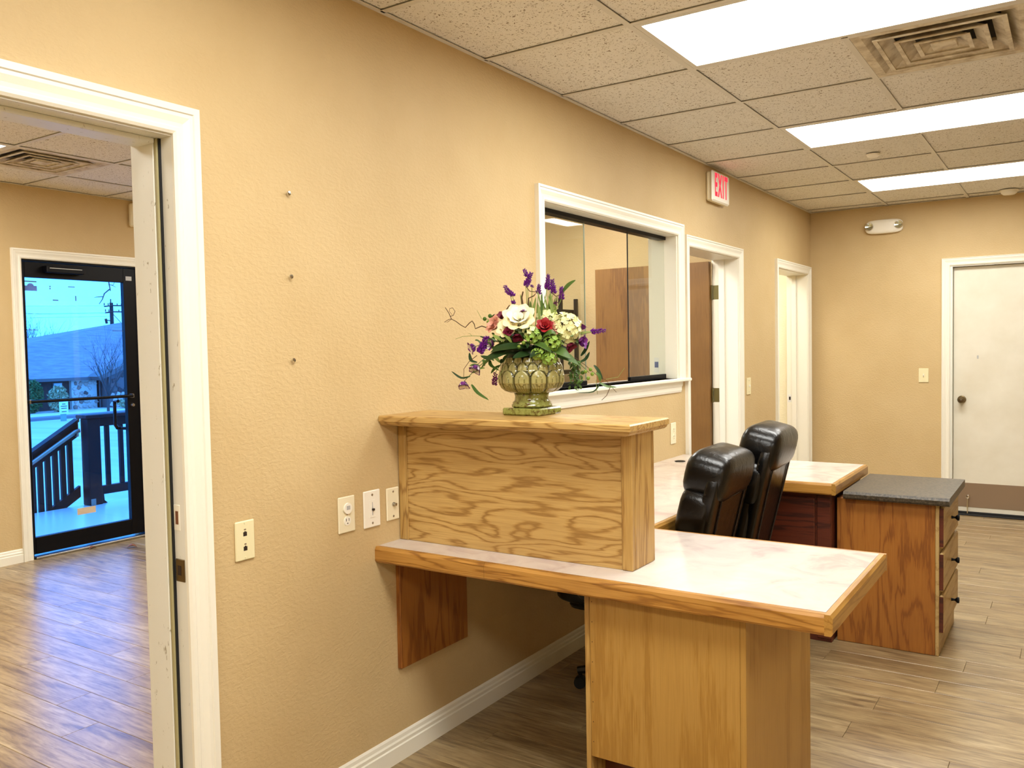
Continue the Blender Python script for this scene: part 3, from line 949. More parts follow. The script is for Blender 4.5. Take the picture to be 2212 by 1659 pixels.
shrub((-57.0, 27.35, -2.4), (.7, .75, 1.2), 'dark evergreen shrub at the corner of the house', 'shrub', 1100, 3)
shrub((-56.6, 28.95, -2.4), (.6, .68, .92), 'shorter pale topped bush beside the house window', 'shrub2', 900, 4)
shrub((-55.6, 33.6, -2.4), (.5, .9, .35), 'low pale bush in front of the fieldstone gable', 'shrub2', 500, 5)

def branchy(b, p, d, L, r, lev, rnd, spread=.5, gravity=.05):
    pts, rr = [p], [r]
    n = 4
    for i in range(n):
        d = (d+Vector((rnd.gauss(0, .12), rnd.gauss(0, .12), rnd.gauss(0, .08)+gravity))).normalized()
        p = p+d*(L/n)
        pts.append(p)
        rr.append(r*(1-.6*(i+1)/n))
    b.tube(pts, rr, 4, False)
    if lev > 0:
        for k in range(3 if lev > 1 else 4):
            i = rnd.randint(2, n)
            dd = (d+Vector((rnd.gauss(0, spread), rnd.gauss(0, spread), abs(rnd.gauss(0, spread*.6))))).normalized()
            branchy(b, pts[i], dd, L*rnd.uniform(.5, .75), rr[i]*.75, lev-1, rnd, spread, gravity)
def bare_tree(loc, hgt, label, seed, stems=1, r=.12, lev=3, group=None):
    rnd = random.Random(seed)
    t = thing('bare_tree', loc, label, 'tree', group)
    MB().tube([loc, (loc[0], loc[1], loc[2]+hgt*.18)], [r*1.3, r], 7).build('trunk', 'bark', t)
    b = MB()
    for s_ in range(stems):
        d_ = Vector((rnd.gauss(0, .25), rnd.gauss(0, .35), 1)).normalized()
        branchy(b, Vector((loc[0], loc[1], loc[2]+hgt*.16)), d_, hgt*.42, r*.8, lev, rnd)
    b.build('branches', 'bark', t)
bare_tree((-53.6, 30.75, -2.4), 5.6, 'bare multi-stemmed small tree in front of the stone gable', 12, 7, .075, 3)
for i, (x_, y_, h_) in enumerate(((-80, 38.0, 7.4), (-87, 42.6, 8.0), (-95, 48.0, 8.6), (-103, 49.0, 9.3), (-111, 56.0, 9.6))):
    bare_tree((x_, y_, -2.4), h_, 'bare winter tree in the distant row behind the shingle roof', 30+i, 5, .12, 3, 'distant bare trees')

t = thing('utility_pole', (-76, 45.0, -2.4), 'tall wooden utility pole with two crossarms behind the roof', 'utility pole')
PX, PY = -76., 45.0
def pz(z, x=-58.): return 1.4516+(z-1.4516)*(1.99-PX)/(1.99+58)
ztop = pz(5.36)
MB().tube([(PX, PY, -2.4), (PX, PY, ztop)], [.22, .17], 8).build('pole', 'pole', t, None, True)
MB().tube([(PX, PY-.05, ztop), (PX, PY-.05, ztop+.35)], .06, 6).build('insulator', 'pole', t)
for z_, w0, w1 in ((5.14, -.9, .95), (4.68, -.8, 1.25)):
    a_ = MB().tube([(PX+.3, PY+w0, pz(z_)-.12), (PX+.2, PY, pz(z_)), (PX+.2, PY+w1, pz(z_)+.02)], .07, 6).build('crossarm', 'pole', t)
    for yy in (w0+.05, w0*.5, w1*.5, w1-.05):
        MB().tube([(PX+.22, PY+yy, pz(z_)-.02), (PX+.22, PY+yy, pz(z_)+.22)], .05, 6).build('insulator', 'pole', a_)
MB().tube([(PX, PY, pz(4.0)), (PX+.2, PY-.6, pz(4.05)), (PX+.2, PY-.75, pz(4.1))], .05, 6).tube([(PX+.2, PY-.75, pz(4.15)), (PX+.2, PY-.65, pz(3.8))], .13, 6).build('street_lamp_arm', 'pole', t)
for k, (z_, yy) in enumerate(((4.60, -.8), (4.62, 1.2), (4.35, -.1), (5.1, -.9))):
    MB().tube([(PX+.2, PY+yy, pz(z_)), (PX+4, PY+yy-10, pz(z_)-.5), (PX+9, PY+yy-24, pz(z_)-.3)], .010, 4).build('wire', 'pole', t)
MB().tube([(PX+.1, PY+.1, pz(4.5)), (PX+.3, PY+1.6, pz(3.2))], .03, 4).build('guy_wire', 'pole', t)

# overhanging bare branch of a street tree
t = thing('bare_tree', (-12., 7.6, -1.2), 'bare street tree whose hanging branch shows in the glass door', 'tree')
MB().tube([(-12., 7.6, -1.2), (-12.1, 7.5, 1.5), (-12.0, 7.3, 4.2)], [.16, .13, .09], 8).build('trunk', 'bark', t)
b = MB()
b.tube([(-12.0, 7.3, 4.0), (-11.9, 6.6, 4.2), (-11.85, 5.85, 3.5), (-11.8, 5.55, 2.95), (-11.8, 5.61, 2.55)], [.05, .035, .022, .014, .009], 6)
b.tube([(-11.8, 5.60, 2.58), (-11.8, 5.50, 2.50), (-11.8, 5.46, 2.40), (-11.8, 5.40, 2.32)], [.012, .011, .009, .005], 5)
b.tube([(-11.8, 5.48, 2.45), (-11.8, 5.40, 2.44), (-11.8, 5.32, 2.43)], [.008, .007, .004], 5)
b.tube([(-11.8, 5.58, 2.66), (-11.8, 5.66, 2.65), (-11.8, 5.70, 2.71)], [.008, .006, .004], 5)
b.tube([(-11.8, 5.64, 2.65), (-11.8, 5.71, 2.62)], [.006, .004], 5)
b.build('branches', 'bark', t)

# yard sign
t = thing('yard_sign', (-49.0, 25.10, -2.55), 'white notice board with dark print on a teal post by the street', 'sign')
def ys(v): return v
SYc, SZ0 = 25.10, -2.46
MB().cbox(-49.05, -48.97, SYc-.17, SYc+.17, SZ0, SZ0+.42, .01).build('post', 'signt', t)
bd = MB().cbox(-48.965, -48.92, SYc-.27, SYc+.27, SZ0+.42, SZ0+1.17, .01).build('board', 'signw', t)
for z_, a_ in ((1.00, .10), (.87, .19), (.74, .17), (.54, .15)):
    MB().box(-48.921, -48.915, SYc-a_, SYc+a_, SZ0+z_, SZ0+z_+.045).build('print_line', 'signd', bd)

# ------------------------------------------------------------------ EXIT sign
def text_mesh(txt, size, name, mat, parent, fn, depth=.001, squeeze=1., bold=0.):
    cu = bpy.data.curves.new(name, 'FONT')
    cu.body = txt
    cu.size = size
    cu.extrude = depth
    cu.offset = bold
    cu.align_x = 'CENTER'
    cu.align_y = 'CENTER'
    tmp = bpy.data.objects.new(name, cu)
    COL.objects.link(tmp)
    bpy.context.view_layer.update()
    dg = bpy.context.evaluated_depsgraph_get()
    me = bpy.data.meshes.new_from_object(tmp.evaluated_get(dg))
    bpy.data.objects.remove(tmp)
    bb = Vector(parent['_b'])
    for v in me.vertices:
        v.co = Vector(fn(v.co.x*squeeze, v.co.y, v.co.z))-bb
    me.materials.clear()
    me.materials.append(M[mat])
    o = bpy.data.objects.new(name, me)
    COL.objects.link(o)
    o.parent = parent
    o['_b'] = tuple(bb)
    return o
t = thing('exit_sign', (0, 2.62, 2.43), 'lit white exit sign with red letters high on the beige wall', 'exit sign')
hb = MB().cbox(0, .030, 2.462, 2.762, 2.372, 2.560, .010).build('back_housing', 'ivory2', t)
MB().cbox(.031, .052, 2.458, 2.766, 2.368, 2.564, .012).build('face_panel', 'plast', t)
for i, ch in enumerate('EXIT'):
    text_mesh(ch, .200, 'letter', 'exit_red', t, lambda a, b_, c, i=i: (.0525+c, 2.512+(0, .072, .132, .186)[i]+a, 2.468+b_), .0006, .47, .006)

t = thing('alarm_box', (XL, 1.27, 2.53), 'cream plastic wall box with white label above the glass entrance door', 'wall box')
MB().cbox(XL, XL+.045, 1.135, 1.44, 2.455, 2.638, .012).build('housing', 'ivory2', t)
lb = MB().cbox(XL+.0452, XL+.047, 1.165, 1.23, 2.475, 2.56, .0005).build('label', 'signw', t)
for k in range(4):
    MB().box(XL+.047, XL+.0475, 1.172, 1.222-.012*(k % 2), 2.488+k*.016, 2.494+k*.016).build('print_line', 'greylab', lb)

# emergency light on the back wall
t = thing('emergency_light', (.62, YB, 2.43), 'white twin-head emergency light on the back wall', 'emergency light')
b = MB().squad((.62, YB-.030, 2.424), (.30, .058, .118), .5, .8, 36, 12)
b.build('housing', 'plast', t, None, 'all')
for cx_ in (.507, .737):
    h_ = MB().lathe([(.001, YB-.030), (.033, YB-.032), (.035, YB-.060), (.031, YB-.068), (.001, YB-.058)], 22, (cx_, 0, 2.428), 'Y').build('lamp_head', 'chrome', t, None, True)
    MB().lathe([(.001, YB-.080), (.015, YB-.078), (.027, YB-.0685)], 22, (cx_, 0, 2.428), 'Y').build('lens', 'glass', h_, None, True)

# ------------------------------------------------------------------ wall plates
def plate(name, label, y0, y1, z0, z1, m, cat):
    t = thing(name, (0, (y0+y1)/2, (z0+z1)/2), label, cat)
    MB().cbox(0, .0065, y0, y1, z0, z1, .0035).build('cover_plate', m, t)
    return t
def screw(t, y, z, x=.0065, m='steel', r=.0032):
    o = MB().lathe([(r, x), (r*.9, x+.0012), (.0002, x+.0015)], 10, (0, y, z), 'X').build('screw', m, t, None, True)
    return o
def receptacle(t, yc, zc, m, cap=False):
    r = MB().lathe([(.0155, .0065), (.0155, .0085), (.001, .0087)], 20, (0, yc, zc), 'X').build('receptacle', m, t, None, True)
    if cap:
        MB().lathe([(.0185, .0087), (.0180, .013), (.001, .0135)], 20, (0, yc, zc), 'X').build('safety_cap', 'plast', t, None, True)
        MB().cbox(.0135, .0140, yc-.008, yc+.008, zc-.004, zc+.009, .0002).build('cap_print', 'greylab', t)
    else:
        for dy in (-.006, .006):
            MB().box(.0087, .0090, yc+dy-.0012, yc+dy+.0012, zc-.001, zc+.008).build('slot', 'slot', r)
        MB().lathe([(.0024, .0087), (.0023, .0090), (.0001, .0090)], 10, (0, yc, zc-.008), 'X').build('ground_hole', 'slot', r)
t = plate('phone_jack_plate', 'ivory wall plate with two dark telephone jacks beside the door casing', -1.278, -1.210, .856, .970, 'ivory', 'wall plate')
for z_ in (.932, .890):
    j = MB().box(.0062, .0067, -1.251, -1.238, z_-.006, z_+.006).box(.0062, .0067, -1.247, -1.242, z_+.006, z_+.008).build('jack', 'slot', t)
    MB().box(.0066, .0069, -1.248, -1.241, z_+.011, z_+.015).build('jack_mark', 'bronzepl', t)
screw(t, -1.2445, .963, m='ivory'); screw(t, -1.2445, .864, m='ivory')
t = plate('power_outlet', 'almond duplex outlet with a round cap in its upper socket', -.872, -.796, .857, .976, 'ivory2', 'outlet')
receptacle(t, -.834, .937, 'plast', True); receptacle(t, -.834, .896, 'plast'); screw(t, -.834, .9165, m='steel', r=.002)
t = plate('dimmer_switch', 'white dimmer switch plate between the capped outlet and the cable plate', -.754, -.673, .852, .978, 'plast', 'switch')
sw = MB().cbox(.0065, .0078, -.7275, -.7005, .886, .946, .001).build('switch_panel', 'plast', t)
MB().box(.0078, .0082, -.7155, -.7125, .894, .938).build('slider_slot', 'greylab', sw)
MB().cbox(.0082, .0155, -.7185, -.7095, .910, .917, .001).build('slider', 'slot', sw)
screw(t, -.7135, .963, r=.0042); screw(t, -.7135, .867, r=.0042)
t = plate('cable_plate', 'ivory wall plate with a metal coax connector against the oak ledge', -.640, -.576, .858, .972, 'ivory2', 'wall plate')
cx = MB().lathe([(.007, .0065), (.007, .0105), (.0052, .0105), (.0052, .020), (.0022, .020)], 12, (0, -.607, .914), 'X').build('coax_connector', 'steel', t, None, True)
screw(t, -.607, .958, r=.004); screw(t, -.607, .872, r=.004)
t = plate('power_outlet', 'almond duplex outlet below the reception window beside the door casing', 1.850, 1.925, .864, .990, 'ivory2', 'outlet')
receptacle(t, 1.8875, .948, 'ivory2'); receptacle(t, 1.8875, .906, 'ivory2')
t = plate('light_switch', 'ivory toggle switch between the two doorways', 3.243, 3.335, 1.078, 1.201, 'ivory', 'switch')
MB().cbox(.0065, .016, 3.284, 3.294, 1.134, 1.150, .002).build('toggle', 'plast', t)
screw(t, 3.289, 1.180); screw(t, 3.289, 1.098)
t = thing('light_switch', (.925, YB, 1.155), 'ivory toggle switch on the back wall beside the white door', 'switch')
MB().cbox(.887, .963, YB-.0065, YB, 1.096, 1.214, .0035).build('cover_plate', 'ivory', t)
MB().cbox(.919, .931, YB-.009, YB-.0065, 1.138, 1.172, .001).build('toggle_frame', 'ivory2', t)
MB().cbox(.9215, .9285, YB-.019, YB-.009, 1.150, 1.162, .002).build('toggle', 'plast', t)

for z_, lb in ((1.929, 'topmost of three small screws left in the beige wall'), (1.679, 'middle one of three small screws left in the beige wall'), (1.426, 'lowest of three small screws left in the beige wall')):
    o = MB().lathe([(.0028, 0), (.0028, .006), (.0075, .008), (.0065, .011), (.0002, .012)], 10, (0, -1.045, z_), 'X').build('wall_screw', 'chrome', None, Vector((0, -1.045, z_)), True)
    tag(o, lb, 'screw')

# ------------------------------------------------------------------ reception desk
ZT = .783
t = thing('reception_worktop', (.75, -.35, .73), 'U-shaped white marbled worktop with golden oak edge along the wall', 'worktop')
u = MB().box(0.0005, 1.480, -.680, .005, ZT-.040, ZT)
u.box(0.0005, .680, .005, 2.050, ZT-.040, ZT)
u.box(.680, 1.036, 1.330, 2.050, ZT-.040, ZT)
u.build('laminate_top', 'lam', t)
EP = [(0, -.054), (.016, -.054), (.020, -.048), (.020, -.010), (.014, -.0005), (0, -.0005)]
def edge(nm, fn, a, b, m='oakedge'):
    MB().prism(EP, fn, a, b).build(nm, m, t)
edge('edge_strip', lambda p, q: (q, -.6805-p[0], ZT+p[1]), .0005, .455)
edge('edge_strip', lambda p, q: (q, -.6805-p[0], ZT+p[1]), .456, 1.4805)
edge('edge_strip', lambda p, q: (1.4805+p[0], q, ZT+p[1]), -.7005, .005, 'oakedgey')
edge('edge_strip', lambda p, q: (q, .0055+p[0], ZT+p[1]), .705, 1.500)
edge('edge_strip', lambda p, q: (.6805+p[0], q, ZT+p[1]), .0265, 1.3095, 'oakedgey')
edge('edge_strip', lambda p, q: (q, 1.3295-p[0], ZT+p[1]), .6805, 1.0365)
edge('edge_strip', lambda p, q: (1.0365+p[0], q, ZT+p[1]), 1.3095, 2.050, 'oakedgey')
MB().cbox(0.0005, .019, -.598, -.205, .327, ZT-.0405, .002).build('support_panel', 'orange', t)
gm = MB().lathe([(.030, ZT), (.030, ZT+.003), (.024, ZT+.003), (.023, ZT+.0012), (.001, ZT+.0012)], 24, (.105, 1.74, 0)).build('cable_grommet', 'black', t, None, True)
# visitor-side pedestal carrying the front wing
t = thing('desk_pedestal', (1.03, -.32, 0), 'maple plywood pedestal carrying the front wing of the worktop', 'cabinet')
px0, px1, py0, py1 = .783, 1.268, -.650, .004
ztp = ZT-.041
MB().cbox(px0, px0+.016, py0, py1, .0005, ztp, .001).build('side_panel', 'oakz', t)
MB().cbox(px1-.016, px1, py0, py1, .0005, ztp, .001).build('side_panel', 'ply', t)
fp = MB().cbox(px0+.0165, px1-.0165, py0+.001, py0+.016, .235, ztp, .001).build('front_panel', 'ply', t)
MB().cbox(px0+.0165, px1-.0165, py1-.016, py1, .0005, ztp, .001).build('rear_panel', 'ply', t)
MB().box(px0+.0165, px1-.0165, py0+.0165, py1-.0165, .235, .25).build('bottom_panel', 'redwood', t)
MB().box(px0+.0165, px1-.0165, py0+.09, py0+.105, .0005, .234).build('toe_board', 'redwood', t)
for k in range(8):
    MB().lathe([(.0016, py0+.0008), (.0012, py0+.0004), (.0001, py0+.0004)], 6, (px0+.024, 0, .28+k*.06), 'Y').build('nail', 'slot', fp)

# transaction ledge
t = thing('transaction_ledge', (.45, -.49, ZT), 'light oak transaction ledge box standing on the front worktop', 'desk ledge')
bx0, bx1, by0, by1, bz0, bz1 = .002, .905, -.572, -.412, ZT+.0005, 1.192
MB().cbox(bx0+.032, bx1-.036, by0+.006, by0+.020, bz0, bz1, .001).build('front_panel', 'oak', t)
MB().cbox(bx0, bx0+.032, by0, by0+.020, bz0, bz1, .003).build('stile', 'oakz', t)
MB().cbox(bx0+.0325, bx0+.038, by0+.002, by0+.006, bz0, bz1, .001).build('stile_bead', 'oakz', t)
MB().cbox(bx1-.036, bx1, by0, by0+.020, bz0, bz1, .003).build('stile', 'oakz', t)
MB().cbox(bx1-.018, bx1, by0+.0205, by1, bz0, bz1, .002).build('end_panel', 'oakz', t)
MB().cbox(bx0, bx0+.018, by0+.0205, by1, bz0, bz1, .002).build('end_panel', 'oakz', t)
MB().cbox(bx0+.0185, bx1-.0185, by0+.0205, by1, bz0+.2, bz0+.216, .001).build('shelf', 'oak', t)
cp = [(0, 0), (0, .012), (-.006, .016), (-.002, .021), (-.010, .026), (-.012, .035)]
# moulded cap: stack of slabs following an ogee
cap = MB()
cx0, cx1, cy0, cy1 = .002, .948, -.668, -.392
prof = [(.030, 0), (.014, .003), (.006, .010), (.006, .013), (.0, .017), (.0, .032), (.005, .036)]
rings = [[(cx0, cy0+a, bz1+z), (cx1-a, cy0+a, bz1+z), (cx1-a, cy1-a*.3, bz1+z), (cx0, cy1-a*.3, bz1+z)] for a, z in prof]
vs = [p for r_ in rings for p in r_]
fs = [(i*4+k, i*4+(k+1) % 4, (i+1)*4+(k+1) % 4, (i+1)*4+k) for i in range(len(rings)-1) for k in range(4)]
fs += [(3, 2, 1, 0), tuple(range((len(rings)-1)*4, len(rings)*4))]
cap.add(vs, fs)
cap.build('moulded_top', 'oak', t)
ZCAP = bz1+.036

# dark red base cabinet under the far wing
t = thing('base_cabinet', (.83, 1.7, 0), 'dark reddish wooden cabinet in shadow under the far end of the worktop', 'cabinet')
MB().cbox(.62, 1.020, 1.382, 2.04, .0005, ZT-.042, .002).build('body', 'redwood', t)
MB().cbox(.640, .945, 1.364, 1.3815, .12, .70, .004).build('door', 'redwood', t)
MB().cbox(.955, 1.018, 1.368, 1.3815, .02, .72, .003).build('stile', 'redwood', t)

# drawer cabinet
t = thing('drawer_cabinet', (1.26, 1.72, 0), 'orange oak drawer cabinet with dark speckled laminate top and black knobs', 'cabinet')
MB().cbox(1.032, 1.462, 1.438, 2.02, .0005, .699, .002).build('body', 'orange', t)
MB().cbox(1.4625, 1.478, 1.438, 2.02, .0005, .699, .002).build('face_frame', 'pale', t)
tp = [(1.400, .702), (1.394, .710), (1.394, .726), (1.404, .738), (2.03, .738), (2.03, .702)]
MB().prism(tp, lambda p, q: (q, p[0], p[1]), 1.070, 1.525).build('laminate_top', 'darklam', t)
for i, (z0, z1) in enumerate(((.500, .690), (.300, .478), (.105, .282))):
    dr = MB()
    dr.cbox(1.4785, 1.497, 1.446, 2.012, z0, z1, .006)
    d_ = dr.build('drawer_front', 'pale', t)
    MB().box(1.4787, 1.4955, 1.4450, 1.4458, z0+.006, z1-.006).build('edge_band', 'redwood', d_)
    zc = (z0+z1)/2
    MB().lathe([(.001, 1.497), (.008, 1.4975), (.006, 1.503), (.005, 1.513), (.010, 1.518), (.015, 1.524), (.014, 1.531), (.001, 1.533)], 16, (0, 1.73, zc), 'X').build('knob', 'black', d_, None, True)

# ------------------------------------------------------------------ office chairs (facing local +X)
def chair(label, loc, rz, lift=0., spin=.3):
    t = thing('office_chair', (0, 0, 0), label, 'chair')
    LEAN = math.radians(13)
    piv = Vector((-.19, 0, .46))
    Ry = Matrix.Rotation(-LEAN, 3, 'Y')
    def lean(p):
        return piv + Ry @ (p-piv)
    up_ = lambda p: Vector((p.x, p.y*.88, p.z+lift))
    seat = MB().squad((.05, 0, .455), (.52, .44, .13), .45, .35, 36, 14).build('seat', 'leather', t, None, 'all')
    MB().squad((.05, 0, .385), (.42, .36, .03), .3, .3, 24, 8).build('seat_pan', 'nylon', t, None, True)
    # tapered shell behind, wider towards the top
    def taper(p):
        k = .80+.20*min(1, max(0, (p.z-.48)/.4))
        return Vector((p.x, p.y*k, p.z))
    MB().squad((-.265, 0, .755), (.055, .53, .60), .30, .28, 40, 18).xf(taper).xf(lean).xf(up_).build('back_shell', 'leather', t, None, 'all')
    MB().squad((-.222, 0, .69), (.10, .50, .48), .45, .40, 36, 16).xf(lean).xf(up_).build('back_cushion', 'leather', t, None, 'all')
    MB().squad((-.218, 0, .860), (.135, .545, .24), .55, .32, 40, 16).xf(lean).xf(up_).build('shoulder_cushion', 'leather', t, None, 'all')
    MB().squad((-.225, 0, 1.005), (.175, .50, .20), .62, .34, 40, 18).xf(lean).xf(up_).build('headrest', 'leather', t, None, 'all')
    for s_ in (-1, 1):
        pts = [up_(lean(Vector((-.296, s_*y_, z_)))) for y_, z_ in ((.14, .50), (.155, .65), (.165, .80), (.17, .93))]
        MB().tube(pts, .0035, 6).build('seam', 'piping', t, None, True)
    for zz in (.935, .955):
        pts = [up_(lean(Vector((-.30+.05*abs(a)**3, a*.262, zz+.0)))) for a in [-1+.125*k for k in range(17)]]
        MB().tube(pts, .0038, 6).build('piping', 'piping', t, None, True)
    for s_ in (-1, 1):
        ar = MB()
        ar.squad((.02, s_*.230, .655), (.30, .060, .05), .5, .45, 24, 10)
        a_ = ar.build('armrest', 'leather', t, None, 'all')
        MB().tube([(.10, s_*.19, .385), (.16, s_*.240, .47), (.12, s_*.232, .63), (-.04, s_*.232, .635), (-.15, s_*.215, .58)], .017, 8).build('arm_bracket', 'nylon', a_, None, True)
    MB().lathe([(.028, .10), (.028, .25), (.02, .25), (.02, .385)], 14).build('gas_lift', 'nylon', t, None, True)
    MB().cbox(-.09, .11, -.08, .08, .345, .372, .01).build('tilt_plate', 'nylon', t)
    hub = MB().lathe([(.03, .07), (.05, .075), (.05, .115), (.03, .13)], 16).build('hub', 'nylon', t, None, True)
    for k in range(5):
        a = 2*pi*k/5+spin
        ca, sa = math.cos(a), math.sin(a)
        l_ = MB().tube([(ca*.03, sa*.03, .105), (ca*.18, sa*.18, .092), (ca*.265, sa*.265, .075)], [.026, .021, .016], 8).build('leg', 'nylon', t, None, True)
        w_ = MB().lathe([(.001, -.022), (.024, -.022), (.026, -.014), (.026, .014), (.024, .022), (.001, .022)], 14, (0, 0, 0), 'Y')
        w_.xf(lambda p: Vector((ca*.255+p.x*ca-p.y*sa, sa*.255+p.x*sa+p.y*ca, .0262+p.z)))
        w_.tube([(ca*.255, sa*.255, .03), (ca*.255, sa*.255, .08)], .008, 6)
        w_.build('caster', 'rubber', l_, None, True)
    t.location = loc
    t.rotation_euler = (0, 0, rz)
    return t
chair('black leather office chair tucked in next to the front wing of the desk', (.485, .365, 0), pi+.04, -.032, pi/2+pi+pi/5-.04)
chair('black leather office chair further along the desk near the dark red cabinet', (.515, .90, 0), pi+.05, .016, pi/2-.05)

# ------------------------------------------------------------------ things seen through the reception window
t = thing('metal_rack', (-1.45, 3.2, 0), 'black metal rack standing in the lobby behind the reception glass', 'rack')
for x_ in (-1.43, -1.95):
    for y_ in (3.05, 3.30):
        MB().cbox(x_-.014, x_+.014, y_-.014, y_+.014, 0, 1.84, .002).build('post', 'black', t)
for z_ in (.35, .80, 1.25, 1.74):
    MB().cbox(-1.935, -1.445, 3.04, 3.31, z_-.02, z_+.012, .002).build('shelf', 'black', t)

# dry leaves on the lobby floor by the entrance
def dry_leaf(x, y, rz, label, s=1.):
    b = MB()
    n = 8
    vs, fs = [], []
    for i in range(n+1):
        u_ = i/n
        wd = .022*math.sin(pi*u_)**.8*(1+.3*math.sin(9*u_))+.0006
        zc = .004+.012*math.sin(pi*u_)
        vs += [(-.035+.07*u_, -wd, zc+.008*math.sin(pi*u_)), (-.035+.07*u_, 0, zc), (-.035+.07*u_, wd, zc+.011*math.sin(pi*u_))]
    vs += [(p[0], p[1], p[2]-.0012) for p in vs]
    k = 3*(n+1)
    for i in range(n):
        for j in (0, 1):
            a = i*3+j
            fs += [(a, a+1, a+4, a+3), (k+a, k+a+3, k+a+4, k+a+1)]
        fs += [(i*3, i*3+3, k+i*3+3, k+i*3), (i*3+2, k+i*3+2, k+i*3+5, i*3+5)]
    b.add(vs, fs)
    ca, sa = math.cos(rz), math.sin(rz)
    b.xf(lambda p: Vector((x+s*(p.x*ca-p.y*sa), y+s*(p.x*sa+p.y*ca), s*p.z)))
    tag(b.build('dry_leaf', 'leafdry', None, Vector((x, y, 0)), True), label, 'leaf')
dry_leaf(-3.93, .88, .9, 'curled dry brown leaf lying on the lobby floor', 1.)
dry_leaf(-4.165, .71, 1.5, 'dry brown leaf against the threshold of the glass entrance door', .8)

# ------------------------------------------------------------------ flower arrangement in a green urn on the ledge
FB = Vector((.475, -.432, ZCAP))
FR = Vector((math.cos(YAW), math.sin(YAW), 0))
FT = Vector((math.sin(YAW), -math.cos(YAW), 0))       # towards the visitors
t = thing('flower_arrangement', FB, 'green ceramic urn of artificial purple, white and red flowers on the oak ledge', 'flower arrangement')
fr = random.Random(21)
def K(a, b, dd=0.):
    """layout grid of the arrangement, in millimetre-like units from the urn foot"""
    return FB + FR*((a-963.5)/2983.) + Vector((0, 0, (1558.-b)/2983.)) + FT*dd
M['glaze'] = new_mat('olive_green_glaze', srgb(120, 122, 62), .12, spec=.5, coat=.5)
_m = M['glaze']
_at = N(_m, 'ShaderNodeAttribute', attribute_name='relief_tone')
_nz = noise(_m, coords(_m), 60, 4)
_c = ramp(_m, _at.outputs['Fac'], [(.0, srgb(40, 32, 12)), (.40, srgb(98, 94, 44)), (1., srgb(168, 162, 104))])  # bowl colour gets darker in the grooves of the relief
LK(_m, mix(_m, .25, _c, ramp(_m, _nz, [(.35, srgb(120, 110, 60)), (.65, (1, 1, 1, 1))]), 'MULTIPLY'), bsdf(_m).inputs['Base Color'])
M['glaze2'] = new_mat('green_glaze_plain', srgb(128, 134, 62), .12, spec=.5, coat=.5)
_m = M['glaze2']
LK(_m, ramp(_m, noise(_m, coords(_m), 55, 4, .65), [(.36, srgb(84, 58, 26)), (.48, srgb(132, 136, 66)), (.7, srgb(158, 164, 92))]), bsdf(_m).inputs['Base Color'])
for nm, c in dict(lav=(98, 20, 122), lav2=(92, 22, 76), peony=(255, 250, 224), cream=(250, 238, 190), pink=(222, 162, 142), red=(150, 26, 32), hyd=(232, 234, 176),
                  gflo=(140, 172, 74), leafd=(34, 58, 22), leafm=(70, 98, 36), leafl=(128, 146, 72), berry=(116, 142, 50), berryd=(70, 102, 30), twig=(84, 60, 34),
                  orchid=(112, 42, 128), orchw=(240, 228, 224), mag=(112, 24, 52), foam=(36, 48, 20)).items():
    M['f_'+nm] = new_mat('flower_'+nm, srgb(*c), .5, spec=.3)

